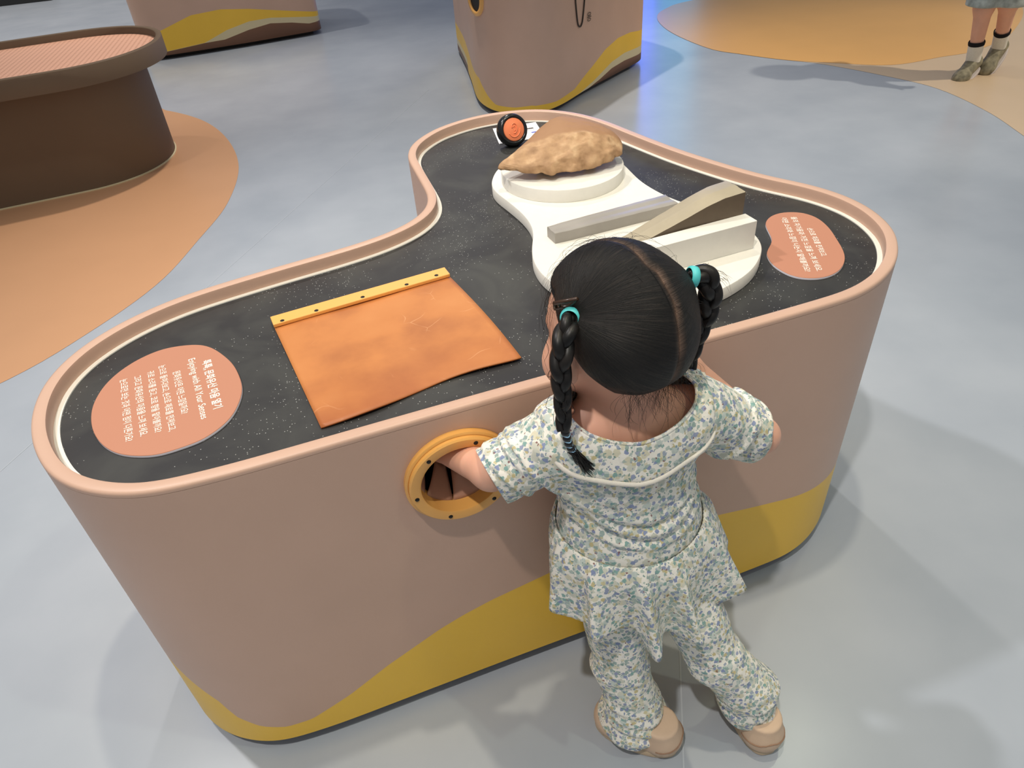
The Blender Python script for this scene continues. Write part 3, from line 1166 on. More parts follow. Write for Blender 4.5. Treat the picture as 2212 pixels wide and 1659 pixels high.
stone_bar('polished_stone_blade', 'slim flat grey stone blade lying on the white board behind the taller blade', 'stone tool', (0.514, 1.0235), 0.233, 0.035, 0.043, 0.5987,
          [0.0187, 0.019, 0.019, 0.0187], BARM, math.radians(3.6), -0.0012)
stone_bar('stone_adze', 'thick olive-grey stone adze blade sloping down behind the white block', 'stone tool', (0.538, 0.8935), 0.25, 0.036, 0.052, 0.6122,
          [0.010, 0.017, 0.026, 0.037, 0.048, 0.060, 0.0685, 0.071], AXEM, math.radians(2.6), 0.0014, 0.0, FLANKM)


# ---- handaxe stone
def handaxe():
    t = thing('stone_handaxe', 'big brown chipped stone handaxe resting on the round white step', 'stone tool', (0.518, 1.24, 0.6224))
    bm = bmesh.new()
    bmesh.ops.create_icosphere(bm, subdivisions=6, radius=1)
    # plan outline: point at the left, peaked far edge, blunt butt at the right, nearly straight chipped near edge
    poly = catmull(np.array([(-0.139, -0.004), (-0.105, 0.020), (-0.06, 0.055), (-0.022, 0.088), (0.022, 0.112), (0.060, 0.094), (0.095, 0.060), (0.114, 0.018), (0.110, -0.022), (0.085, -0.046), (0.04, -0.056), (-0.02, -0.058),
                             (-0.07, -0.046), (-0.11, -0.024)]), 360)
    pa = np.arctan2(poly[:, 1], poly[:, 0]) % (2 * math.pi)
    od = np.argsort(pa)
    outline_t = np.r_[pa[od] - 2 * math.pi, pa[od], pa[od] + 2 * math.pi]
    outline_r = np.tile(np.linalg.norm(poly, axis=1)[od], 3)
    for v in bm.verts:
        d = v.co.normalized()
        a = math.atan2(d.y, d.x) % (2 * math.pi)
        R = np.interp(a, outline_t, outline_r)
        rad = math.sqrt(d.x * d.x + d.y * d.y)
        x = math.cos(a) * R * rad
        y = math.sin(a) * R * rad
        # thickness profile: low hump falling steeply to the chipped near edge, flat belly
        e = max(0.0, 1 - rad * rad) ** 0.6
        z = (0.031 + 0.004 * math.cos(a)) * e if d.z > 0 else -0.014 * e
        p = Vector((x, y, z))
        # near half is flaked into scoops and facets; the far half keeps its smooth skin
        lim = 0.016 - 0.22 * (x - 0.02) + 0.010 * noise.noise(Vector((x * 30, 7.7, 0)))
        fr = min(max((lim - y) / 0.010, 0), 1)
        if z < -0.002:
            fr = 1
        q = Vector((x * 23, y * 31, z * 26))
        vd = noise.voronoi(q)[0]
        fac = min((vd[1] - vd[0]) * 2.2, 1)
        n1 = noise.fractal(Vector((x * 70, y * 70, z * 70)), 1.0, 2.0, 5)
        dsp = fr * (-0.0095 * max(0, 0.62 - vd[0]) + 0.0030 * (1 - fac) + 0.0018 * n1) + (1 - fr) * 0.0006 * n1 - 0.0025 * fr
        edge = rad ** 8
        p += d * dsp * (1 - 0.5 * edge)
        if y < 0:
            p.y += edge * (0.0060 * noise.noise(Vector((x * 55, 3.3, 0))) + 0.003 * noise.noise(Vector((x * 140, 1.3, 0))))
        v.co = p
    # lean it: back edge up, pointed end to the left
    M = Matrix.Translation((0.520, 1.240, 0.6505)) @ Matrix.Rotation(math.radians(-3), 4, 'Z') @ Matrix.Rotation(math.radians(15), 4, 'X') @ Matrix.Rotation(math.radians(-1), 4, 'Y')
    bmesh.ops.transform(bm, matrix=M, verts=bm.verts)
    m = bpy.data.materials.new('brown_quartzite')
    m.use_nodes = True
    nt = m.node_tree
    b = nt.nodes['Principled BSDF']
    tc = N(nt, 'ShaderNodeTexCoord')
    n1 = N(nt, 'ShaderNodeTexNoise')
    n1.inputs['Scale'].default_value = 45
    n1.inputs['Detail'].default_value = 8
    nt.links.new(tc.outputs['Object'], n1.inputs['Vector'])
    r = ramp(nt, [(0.3, srgb(160, 124, 90)), (0.55, srgb(188, 150, 112)), (0.75, srgb(212, 178, 138))])
    nt.links.new(n1.outputs['Fac'], r.inputs[0])
    at = N(nt, 'ShaderNodeAttribute', attribute_name='flaked')
    c = mixc(nt, at.outputs['Fac'], srgb(164, 124, 90), r.outputs[0])
    nt.links.new(c, b.inputs['Base Color'])
    b.inputs['Roughness'].default_value = 0.62
    b.inputs['Specular IOR Level'].default_value = 0.3
    bp = N(nt, 'ShaderNodeBump')
    bp.inputs['Strength'].default_value = 0.5
    bp.inputs['Distance'].default_value = 0.003
    nt.links.new(n1.outputs['Fac'], bp.inputs['Height'])
    nt.links.new(bp.outputs[0], b.inputs['Normal'])
    o = from_bm('stone', bm, m, t, True)
    at_ = o.data.attributes.new('flaked', 'FLOAT', 'POINT')
    vals = []
    Mi = M.inverted()
    for v in o.data.vertices:
        p = Mi @ v.co
        lim = 0.016 - 0.22 * (p.x - 0.02) + 0.010 * noise.noise(Vector((p.x * 30, 7.7, 0)))
        vals.append(1.0 if p.z < -0.004 else min(max((lim - p.y) / 0.006, 0), 1))
    at_.data.foreach_set('value', np.array(vals, np.float32))
    acc = Acc()
    for px, py in ((0.475, 1.243), (0.575, 1.243), (0.525, 1.30)):
        v1, f1 = lathe([(0.0, 0.0), (0.010, 0.0), (0.010, 0.018 if py < 1.29 else 0.034), (0.0, 0.018 if py < 1.29 else 0.034)], 20, (px, py, 0.6224), (0, 0, 1))
        mk('support_peg', v1, f1, PLINTH, t)
    return t


handaxe()

# ---- round black listening piece with orange ear relief, and the card behind it
sp = thing('round_listening_piece', 'small round black earpiece with orange ear relief standing at the table far end', 'speaker', (0.515, 1.53, BEDZ))
SC = np.array([0.512, 1.523, BEDZ + 0.0345])
AX = np.array([0.10, -1.0, 0.42])
AX = AX / np.linalg.norm(AX)
v1, f1 = lathe([(0.0, -0.022), (0.020, -0.022), (0.031, -0.018), (0.0345, -0.008), (0.0345, 0.004), (0.0325, 0.0095), (0.0285, 0.012), (0.0255, 0.011), (0.0250, 0.0085), (0.0, 0.0085)], 56, SC, AX)
mk('housing', v1, f1, BLACKP, sp)
face_acc = Acc()
v1, f1 = lathe([(0.0247, 0.0086), (0.0244, 0.0102), (0.0235, 0.0108), (0.0, 0.0108)], 56, SC, AX)
face_acc.add(v1, f1)
ea = np.cross(AX, [0, 0, 1.0])
ea /= np.linalg.norm(ea)
ea = -ea
eb = np.cross(AX, ea)
eb = -eb if eb[2] < 0 else eb


def onface(pts, r):
    P = [SC + AX * 0.0112 + ea * x + eb * y for x, y in pts]
    P = catmull(np.array(P), 40, False)
    V_, F_ = tube(P, r, 8)
    face_acc.add(V_, F_)


onface([(-0.004, 0.004), (-0.003, 0.010), (0.002, 0.0125), (0.007, 0.009), (0.0075, 0.002), (0.005, -0.004), (0.001, -0.008), (-0.002, -0.007)], 0.0013)
onface([(-0.001, 0.005), (0.002, 0.007), (0.004, 0.003), (0.002, -0.002), (0.0, -0.003)], 0.0011)
onface([(-0.013, -0.006), (-0.009, -0.013), (-0.002, -0.016), (0.006, -0.014), (0.012, -0.008), (0.0145, 0.0)], 0.0013)
face_acc.build('ear_face', EARM, sp)
v1, f1 = lathe([(0.0, 0.0), (0.016, 0.0), (0.014, 0.006), (0.006, 0.010), (0.005, 0.016), (0.0, 0.016)], 28, (0.520, 1.540, BEDZ), (0, 0, 1))
mk('foot', v1, f1, BLACKP, sp)
card = thing('printed_card', 'small white printed card lying behind the round black earpiece', 'card', (0.56, 1.58, BEDZ))
from_bm('card_sheet', box_bm([(0.486, 1.545), (0.594, 1.535), (0.612, 1.640), (0.506, 1.650)], BEDZ + 0.0003, BEDZ + 0.0013, 0), PAPER, card)
for (a, b, m_) in (((0.548, 1.608), (0.560, 1.607), BLACKINK), ((0.563, 1.607), (0.568, 1.6065), BLACKINK), ((0.572, 1.606), (0.592, 1.604), BLACKINK), ((0.548, 1.597), (0.590, 1.593), GREYINK), ((0.577, 1.577), (0.592, 1.575), BLUEINK), ((0.545, 1.557), (0.552, 1.556), BLUEINK)):
    a, b = np.array(a), np.array(b)
    hh = 0.0035 if m_ is not GREYINK else 0.0008
    mk('print_mark', [(a[0], a[1] - hh, BEDZ + 0.0015), (b[0], b[1] - hh, BEDZ + 0.0015), (b[0], b[1] + hh, BEDZ + 0.0015), (a[0], a[1] + hh, BEDZ + 0.0015)], [(0, 1, 2, 3)], m_, card, False)


# ------------------------------------------------------------------ background stands
def banded_stand(t, P, top, bands, botz=0.028):
    # bands: functions of position giving rising heights; materials from the base upward
    n = len(P)
    rowsz = np.array([[botz] + [max(botz + 0.0005, f(p)) for f in bands] + [top] for p in P])
    for k in range(1, rowsz.shape[1]):
        rowsz[:, k] = np.maximum(rowsz[:, k], rowsz[:, k - 1] + 0.0002)
    V_, F_, I_ = [], [], []
    nr_ = rowsz.shape[1]
    for k in range(nr_):
        V_ += [(P[i][0], P[i][1], rowsz[i][k]) for i in range(n)]
    for k in range(nr_ - 1):
        for i in range(n):
            j = (i + 1) % n
            F_.append((k * n + i, k * n + j, (k + 1) * n + j, (k + 1) * n + i))
            I_.append(k)
    a = 0.5 * np.sum(P[:, 0] * np.roll(P[:, 1], -1) - np.roll(P[:, 0], -1) * P[:, 1])
    F_.append(tuple(range(n))[::-1])
    I_.append(0)
    if a < 0:
        F_ = [f[::-1] for f in F_]
    bo = mk('body', V_, F_, [BROWN, CREAM, YEL, TAN], t, True, I_)
    bo.data.polygons[-1].use_smooth = False
    ring_sweep('rim', P, [(0, top), (-0.002, top + 0.004), (-0.016, top + 0.004), (-0.018, top), (-0.018, top - 0.02)], TAN, t)
    ring_sweep('tabletop', P, [(-0.017, top - 0.03), (-0.017, top - 0.02)], BOARD, t, None, False, True, True)
    ring_sweep('plinth', P, [(-0.06, 0), (-0.06, botz + 0.004)], PLINTH, t, None, True, True, False)
    return bo


CP = [(1.245, 4.6), (1.208, 4.39), (1.14, 4.05), (1.075, 3.75), (1.062, 3.6), (1.085, 3.46), (1.16, 3.365), (1.26, 3.325), (1.40, 3.38), (1.6, 3.535), (1.80, 3.67), (1.96, 3.78), (2.09, 3.87),
      (2.145, 3.96), (2.17, 4.12), (2.12, 4.4), (1.95, 4.75), (1.7, 5.0), (1.45, 5.0), (1.3, 4.85)]
CPo = smooth_closed(catmull(CP, 260), 8)
ctr = thing('activity_stand', 'tan stand with wavy mustard, cream and brown base bands behind the main table', 'stand', (1.6, 4.1, 0))


def prm(p, A, B):
    A, B = np.array(A), np.array(B)
    d = B - A
    return ((np.asarray(p) - A) @ d) / (d @ d)


def c_y(p):
    if p[1] > 4.2 or p[0] > 2.14:
        return 0.19
    if p[0] < 1.27 and p[1] > 3.33:
        return np.interp(p[1], [3.33, 3.37, 3.46, 3.52, 3.6, 3.63, 3.95, 4.2], [0.066, 0.058, 0.058, 0.085, 0.13, 0.15, 0.162, 0.185])
    return np.interp(p[0], [1.27, 1.37, 1.513, 1.665, 1.77, 1.878, 1.991, 2.12], [0.062, 0.055, 0.066, 0.129, 0.18, 0.206, 0.205, 0.185])


def c_c(p):
    if p[1] > 4.2 or p[0] > 2.14:
        return 0.10
    if p[0] < 1.27:
        return 0.0
    return np.interp(p[0], [1.4, 1.563, 1.666, 1.826, 1.939, 2.12], [0.02, 0.03, 0.05, 0.101, 0.114, 0.106])


def c_b(p):
    if p[1] > 4.2 or p[0] > 2.14:
        return 0.065
    if p[0] < 1.3:
        return 0.0
    return np.interp(p[0], [1.55, 1.645, 1.719, 1.827, 1.941, 2.12], [0.02, 0.031, 0.043, 0.069, 0.074, 0.066])


banded_stand(ctr, CPo, 0.60, [c_b, c_c, c_y])
# thin outlined mark and a small character on the stand
d0 = np.array([2.13 - 1.27, 3.9 - 3.32, 0.0])
d0 /= np.linalg.norm(d0)
no = np.array([d0[1], -d0[0], 0])


def on_panel(x, z, off=0.004):
    y = np.interp(x, CPo[(CPo[:, 1] < 3.9) & (CPo[:, 0] > 1.24)][:, 0], CPo[(CPo[:, 1] < 3.9) & (CPo[:, 0] > 1.24)][:, 1])
    return np.array([x, y, z]) + no * off


pth = catmull(np.array([on_panel(1.515, 0.53), on_panel(1.522, 0.45), on_panel(1.535, 0.37), on_panel(1.545, 0.348), on_panel(1.556, 0.342), on_panel(1.567, 0.348), on_panel(1.577, 0.37), on_panel(1.592, 0.45), on_panel(1.60, 0.53)]), 60, False)
V_, F_ = tube(pth, 0.0035, 6)
mk('outline_mark', V_, F_, BLACKINK, ctr)
tm = text_mesh('lettering', '용', BLACKINK, ctr, (0, 0), (0.035, 0), 0.0, 0.04)
for v in tm.data.vertices:
    q = on_panel(1.612 + v.co.x, 0.368 + v.co.y, 0.004)
    v.co = Vector(q)
# hand opening on its left side
cc = np.array([1.082, 3.535, 0.515])
ln = np.array([-0.55, -0.35, 0.0])
ln /= np.linalg.norm(ln)
cc = np.array([1.066, 3.565, 0.515])
v1, f1 = lathe([(0.073, -0.01), (0.073, 0.012), (0.054, 0.014), (0.054, 0.004), (0.0, 0.004)], 40, cc, np.array([-0.985, -0.17, 0]))
mk('hand_hole_ring', v1, f1, RINGM, ctr)
v1, f1 = lathe([(0.054, 0.006), (0.0, 0.0065)], 40, cc, np.array([-0.985, -0.17, 0]))
mk('hand_hole_cover', v1, f1, PLINTH, ctr)

left = thing('activity_stand', 'tan stand with wavy mustard, cream and brown bands behind the round brown table', 'stand', (-0.05, 6.2, 0))
LP = [(-0.66, 6.3), (-0.668, 6.0), (-0.652, 5.88), (-0.6, 5.845), (-0.45, 5.84), (-0.2, 5.852), (0.05, 5.872), (0.3, 5.905), (0.50, 5.935), (0.558, 5.965), (0.575, 6.03), (0.575, 6.3), (0.5, 6.6), (0.1, 6.7), (-0.4, 6.6)]
LPo = smooth_closed(catmull(LP, 240), 5)


def wv_(xs, zs_, back):
    return lambda p: np.interp(p[0], xs, zs_) if p[1] < 6.05 else back


banded_stand(left, LPo, 0.60, [wv_([-0.66, -0.5, -0.252, -0.115, 0.06, 0.216, 0.367, 0.486, 0.55], [0.045, 0.052, 0.069, 0.071, 0.108, 0.126, 0.108, 0.083, 0.085], 0.08),
                               wv_([-0.66, -0.51, -0.252, -0.086, 0.075, 0.225, 0.549], [0.0455, 0.0525, 0.0705, 0.128, 0.16, 0.161, 0.12], 0.12),
                               wv_([-0.66, -0.504, -0.292, -0.093, 0.096, 0.287, 0.556], [0.14, 0.185, 0.25, 0.26, 0.237, 0.2, 0.15], 0.15)])

# round-ended brown table with a pink perforated top
rt = thing('sensory_table', 'low dark brown oval table with a pink perforated top on the orange floor patch', 'table', (-1.2, 3.8, 0))


def pill(x0, x1, yc, ry, rx, n=160):
    out = []
    for i in range(n):
        a = 2 * math.pi * i / n
        c, s = math.cos(a), math.sin(a)
        x = (x1 - rx if c > 0 else x0 + rx) + rx * abs(c) ** 0.85 * (1 if c > 0 else -1)
        out.append((x, yc + ry * abs(s) ** 0.95 * (1 if s > 0 else -1) + 0.08 * (x + 0.9)))
    return smooth_closed(np.array(out), 4)


RT = pill(-2.0, -0.335, 3.78, 0.42, 0.45)
RB = pill(-1.93, -0.445, 3.81, 0.36, 0.40)
ring_sweep('body', RB, [(0.0, 0.004), (0.0, 0.44)], DKBROWN, rt, None, True, True, True)
ring_sweep('base_bead', RB, [(0.006, 0.0), (0.006, 0.004), (0.0, 0.006)], CREAM, rt)
ring_sweep('rim', RT, [(-0.06, 0.43), (0, 0.43), (0, 0.502), (-0.003, 0.505), (-0.022, 0.505), (-0.025, 0.502), (-0.025, 0.455)], DKBROWN, rt)
PERF = bpy.data.materials.new('pink_perforated_board')
PERF.use_nodes = True
nt = PERF.node_tree
b = nt.nodes['Principled BSDF']
tc = N(nt, 'ShaderNodeTexCoord')
v = N(nt, 'ShaderNodeTexVoronoi')
v.inputs['Scale'].default_value = 46
v.inputs['Randomness'].default_value = 0.0
mpx = N(nt, 'ShaderNodeMapping')
mpx.inputs['Rotation'].default_value = (0, 0, 0.1)
mpx.inputs['Scale'].default_value = (1, 1, 0)
nt.links.new(tc.outputs['Object'], mpx.inputs['Vector'])
nt.links.new(mpx.outputs[0], v.inputs['Vector'])
mr = N(nt, 'ShaderNodeMapRange')
mr.inputs[1].default_value = 0.26
mr.inputs[2].default_value = 0.20
nt.links.new(v.outputs['Distance'], mr.inputs[0])
c = mixc(nt, mr.outputs[0], srgb(242, 186, 156), srgb(196, 134, 104))
nt.links.new(c, b.inputs['Base Color'])
ring_sweep('tabletop', RT, [(-0.024, 0.462), (-0.024, 0.474)], PERF, rt, None, False, True, True)

# far corner: low dark plinth at the top left
dk = thing('display_plinth', 'black edge of a low plinth far away in the top left corner', 'plinth', (-2.1, 9.7, 0))
from_bm('plinth_block', box_bm([(-3.2, 9.50), (-1.74, 9.42), (-1.80, 10.2), (-3.3, 10.2)], 0.0, 0.12, 0.006), PLINTH, dk)

# lit display whose blue glow lies on the glossy floor
scr = thing('display_screen', 'tall narrow blue lit display standing far behind', 'screen', (4.55, 8.6, 0))
from_bm('screen_case', box_bm([(3.93, 8.84), (5.34, 8.37), (5.37, 8.45), (3.96, 8.92)], 0.05, 3.85, 0.01), BLACKP, scr)
mk('screen_panel', [(3.97, 8.818, 0.15), (4.80, 8.541, 0.15), (4.80, 8.541, 3.75), (3.97, 8.818, 3.75)], [(0, 1, 2, 3)], emis('blue_screen', (0.12, 0.22, 1.0, 1), 3.4), scr, False)
mk('screen_panel', [(4.82, 8.534, 0.15), (5.30, 8.374, 0.15), (5.30, 8.374, 3.75), (4.82, 8.534, 3.75)], [(0, 1, 2, 3)], emis('cyan_screen', (0.12, 0.48, 0.80, 1), 1.5), scr, False)
from_bm('screen_foot', box_bm([(3.92, 8.72), (5.32, 8.26), (5.42, 8.54), (4.02, 9.0)], 0.0, 0.05, 0.006), BLACKP, scr)
# ------------------------------------------------------------------ the toddler at the table
kid = thing('person', 'toddler with braids in floral blouse and trousers, one arm in the round hand hole', 'person', (0.38, 0.50, 0))
HCc = np.array([0.300, 0.585, 0.717])
_y, _p = math.radians(14), math.radians(-16)
HR = np.array(Matrix.Rotation(_y, 3, 'Z') @ Matrix.Rotation(_p, 3, 'X'))


def hl(x, y, z):
    return HCc + HR @ np.array([x, y, z], float)


SH_L, SH_R = (0.226, 0.566, 0.592), (0.388, 0.556, 0.590)
EL_L, WR_L, HA_L = (0.148, 0.606, 0.535), (0.106, 0.694, 0.512), (0.100, 0.724, 0.505)
EL_R, WR_R, HA_R = (0.503, 0.560, 0.500), (0.420, 0.618, 0.599), (0.397, 0.643, 0.614)
HIP_L, KN_L, AN_L = (0.285, 0.545, 0.30), (0.288, 0.512, 0.165), (0.303, 0.482, 0.050)
HIP_R, KN_R, AN_R = (0.375, 0.525, 0.30), (0.420, 0.468, 0.165), (0.472, 0.418, 0.050)

B = SDF((-0.0, 0.34, -0.005), (0.62, 0.80, 0.85), 0.003)
# head
B.ell(hl(0, -0.004, 0.006), (0.071, 0.082, 0.079), 0.01, HR)
B.ell(hl(0, 0.030, -0.036), (0.056, 0.052, 0.050), 0.02, HR)
for s in (-1, 1):
    B.ell(hl(s * 0.036, 0.046, -0.040), (0.033, 0.034, 0.033), 0.014, HR)
    B.ell(hl(s * 0.073, -0.004, -0.018), (0.007, 0.017, 0.023), 0.006, HR)
    B.cone(hl(s * 0.014, 0.0735, 0.010), hl(s * 0.040, 0.061, 0.009), 0.006, 0.005, 0.016)
    B.ell(hl(s * 0.009, 0.083, -0.034), (0.006, 0.007, 0.005), 0.006, HR)
B.cone(hl(0, 0.077, -0.004), hl(0, 0.086, -0.029), 0.005, 0.0070, 0.012)
B.ell(hl(0, 0.079, -0.052), (0.016, 0.007, 0.004), 0.004, HR)
B.ell(hl(0, 0.077, -0.060), (0.014, 0.008, 0.005), 0.004, HR)
B.ell(hl(0, 0.060, -0.076), (0.020, 0.018, 0.014), 0.018, HR)
# neck and trunk
B.cone((0.303, 0.568, 0.672), (0.305, 0.566, 0.600), 0.036, 0.040, 0.02)
B.cone((0.268, 0.566, 0.592), (0.346, 0.560, 0.590), 0.036, 0.036, 0.02)
B.ell((0.305, 0.572, 0.540), (0.080, 0.052, 0.085), 0.03)
B.ell((0.318, 0.572, 0.440), (0.078, 0.060, 0.095), 0.03)
B.ell((0.330, 0.548, 0.335), (0.080, 0.058, 0.060), 0.03)
# arms
for sh, el, wr in ((SH_L, EL_L, WR_L), (SH_R, EL_R, WR_R)):
    B.cone(sh, el, 0.029, 0.0225, 0.02)
    B.cone(el, wr, 0.0235, 0.0165, 0.012)


def hand(wr, c, fwd, nrm_, side, curl):
    # palm, four unequal bent fingers, thumb from the side of the palm
    fwd = np.array(fwd, float)
    fwd /= np.linalg.norm(fwd)
    nn_ = np.array(nrm_, float)
    nn_ -= fwd * (nn_ @ fwd)
    nn_ /= np.linalg.norm(nn_)
    lat = np.cross(fwd, nn_) * side
    c = np.array(c, float)
    M = np.stack([lat, fwd, nn_], 1)
    B.cone(wr, c - fwd * 0.012, 0.0165, 0.014, 0.008)
    B.ell(c, (0.021, 0.023, 0.0105), 0.006, M)
    for k, (o, L_) in enumerate(((0.0155, 0.026), (0.0052, 0.030), (-0.0052, 0.028), (-0.0150, 0.022))):
        a = c + fwd * 0.017 + lat * o
        b_ = a + (fwd * math.cos(curl * 0.5) - nn_ * math.sin(curl * 0.5)) * L_ * 0.5 + lat * o * 0.15
        d_ = b_ + (fwd * math.cos(curl) - nn_ * math.sin(curl)) * L_ * 0.5
        B.cone(a, b_, 0.0056, 0.0052, 0.0022)
        B.cone(b_, d_, 0.0052, 0.0046, 0.0015)
    a = c - fwd * 0.008 + lat * 0.017
    b_ = a + fwd * 0.011 + lat * 0.012 - nn_ * 0.004
    d_ = b_ + fwd * 0.014 + lat * 0.003 - nn_ * 0.005
    B.cone(a, b_, 0.0072, 0.0060, 0.004)
    B.cone(b_, d_, 0.0058, 0.0048, 0.002)


hand(WR_L, HA_L, (-0.10, 0.95, -0.22), (0.1, 0.25, 1.0), 1, 0.7)
hand(WR_R, HA_R, (-0.62, 0.78, 0.06), (0.0, -0.1, 1.0), -1, 1.0)
# legs and feet
for hp, kn, an, toe in ((HIP_L, KN_L, AN_L, (0.272, 0.515, 0.026)), (HIP_R, KN_R, AN_R, (0.487, 0.500, 0.026))):
    B.cone(hp, kn, 0.042, 0.029, 0.025)
    B.cone(kn, an, 0.029, 0.021, 0.012)
    B.cone((an[0], an[1], 0.032), toe, 0.017, 0.013, 0.012)
Vb, Fb = B.mesh()
Vb = relax(Vb, Fb, 1, 0.4)
bodyo = mesh_np('body', Vb, Fb, SKIN, kid)
for s in (-1, 1):
    v1, f1 = sphere(hl(s * 0.026, 0.0665, -0.008), (0.0125, 0.0110, 0.0062), 16, 10, HR)
    eo = mk('eye', v1, f1, EYEW, kid)
    v1, f1 = sphere(hl(s * 0.026, 0.0742, -0.0095), (0.0056, 0.0042, 0.0052), 14, 8, HR)
    mk('iris', v1, f1, EYED, eo)
    lid = catmull(np.array([hl(s * 0.0135, 0.0715, -0.009), hl(s * 0.019, 0.0765, -0.003), hl(s * 0.027, 0.0755, -0.0015), hl(s * 0.035, 0.0690, -0.004), hl(s * 0.0395, 0.0640, -0.008)]), 24, False)
    v1, f1 = tube(lid, 0.0016, 8)
    mk('upper_lash', v1, f1, HAIR, eo)
    brow = catmull(np.array([hl(s * 0.013, 0.0800, 0.0125), hl(s * 0.024, 0.0775, 0.0165), hl(s * 0.040, 0.0670, 0.0125)]), 20, False)
    v1, f1 = tube(brow, np.array([0.0012 + 0.0008 * math.sin(math.pi * i / 19) for i in range(20)]), 8)
    mk('eyebrow', v1, f1, HAIR, kid)
v1, f1 = sphere(hl(0, 0.0825, -0.056), (0.013, 0.0045, 0.0055), 16, 10, HR)
mk('lips', v1, f1, LIPM, kid)

# ---- blouse
S = SDF((0.05, 0.42, 0.27), (0.60, 0.70, 0.70), 0.0035)
S.cone((0.262, 0.566, 0.598), (0.352, 0.559, 0.596), 0.044, 0.044, 0.02)
S.ell((0.305, 0.566, 0.545), (0.094, 0.066, 0.090), 0.03)
S.ell((0.316, 0.566, 0.425), (0.095, 0.073, 0.125), 0.035)
S.ell((0.317, 0.565, 0.385), (0.098, 0.076, 0.100), 0.03)
SL_E, SR_E = np.array((0.146, 0.598, 0.535)), np.array((0.487, 0.560, 0.513))
S.cone(SH_L, SL_E + (SL_E - np.array(SH_L)) * 0.3, 0.043, 0.037, 0.022)
S.cone(SH_R, SR_E + (SR_E - np.array(SH_R)) * 0.3, 0.043, 0.038, 0.022)
Vs, Fs = S.mesh()
Vs = relax(Vs, Fs, 2, 0.5)
Ns = vnormals(Vs, Fs)
NB = np.array((0.304, 0.568, 0.600))


def el_neck(az):
    # az: 0 = back (-y); elevation of the neckline seen from the neck base
    c = 0.5 + 0.5 * math.cos(az)
    return math.radians(9 + 40 * (1 - c ** 1.2) - 30 * max(0, -math.cos(az)) ** 2)


def el_coll(az):
    c = max(0, math.cos(az))
    f = max(0, -math.cos(az))
    return math.radians(14 - 42 * c ** 0.9 - 42 * f)


# wrinkles: broad soft folds plus pulled creases across the lower back
disp = np.zeros(len(Vs))
for i, p in enumerate(Vs):
    q = Vector(p)
    d_ = 0.0016 * noise.noise(Vector((q.x * 22, q.y * 22, q.z * 60)))
    arm = min(abs(q.x - 0.305) / 0.12, 1.5)
    if arm > 0.75:
        d_ += 0.0022 * noise.noise(Vector((q.x * 55, q.y * 25, q.z * 25 + 4)))
    # swags between waist sides
    for zc, amp, sag in ((0.485, 0.0030, 0.035), (0.463, 0.0045, 0.05), (0.444, 0.0030, 0.035)):
        xx = (q.x - 0.318) / 0.095
        zz = zc + sag * (xx * xx) - 0.02 * xx * 0.4
        d_ += amp * math.exp(-((q.z - zz) / 0.006) ** 2) * (1 if q.y < 0.58 else 0.3) - 0.7 * amp * math.exp(-((q.z - zz + 0.012) / 0.005) ** 2)
    disp[i] = d_ * min(max((q.z - 0.428) / 0.02, 0), 1)
Vs = Vs + Ns * disp[:, None]
# cut the openings: sleeve ends, neck, waist
bm = bmesh.new()
vv = [bm.verts.new(v) for v in Vs]
for f in Fs:
    bm.faces.new([vv[i] for i in f])


def cut(p, nrm_, sel):
    g = [v for v in bm.verts if sel(v.co)]
    fs = set(f for v in g for f in v.link_faces)
    es = set(e for f in fs for e in f.edges)
    vs_ = set(v for f in fs for v in f.verts)
    r = bmesh.ops.bisect_plane(bm, geom=list(vs_) + list(es) + list(fs), plane_co=p, plane_no=nrm_, dist=1e-5)
    kill = [v for v in bm.verts if sel(v.co) and (v.co - Vector(p)).dot(Vector(nrm_)) > 1e-4]
    bmesh.ops.delete(bm, geom=kill, context='VERTS')


dl = SL_E - np.array(SH_L)
dr = SR_E - np.array(SH_R)
cut(Vector(SL_E), Vector(dl + np.array([0.0, -0.035, 0.03])).normalized(), lambda c: c.x < 0.19)
cut(Vector(SR_E), Vector(dr + np.array([0.02, -0.012, 0.03])).normalized(), lambda c: c.x > 0.43)
cut(Vector((0.316, 0.566, 0.414)), Vector((0, 0, -1)), lambda c: c.z < 0.44 and 0.19 < c.x < 0.44)
kill = []
for v in bm.verts:
    d_ = np.array(v.co) - NB
    rxy = math.hypot(d_[0], d_[1])
    az = math.atan2(d_[0], -d_[1])
    if math.atan2(d_[2], rxy) > el_neck(az) - 0.10 and rxy < 0.11 and d_[2] > -0.01:
        kill.append(v)
bmesh.ops.delete(bm, geom=kill, context='VERTS')
blouse = from_bm('blouse', bm, FLORAL, kid, True)
sdm = blouse.modifiers.new('cloth', 'SOLIDIFY')
sdm.thickness = 0.0018
sdm.offset = -1


def surf(az, el, off):
    d_ = np.array([math.sin(az) * math.cos(el), -math.cos(az) * math.cos(el), math.sin(el)])
    r = 0.02
    while r < 0.098 and S.at(NB + d_ * r) < 0:
        r += 0.001
    return NB + d_ * (r + off)


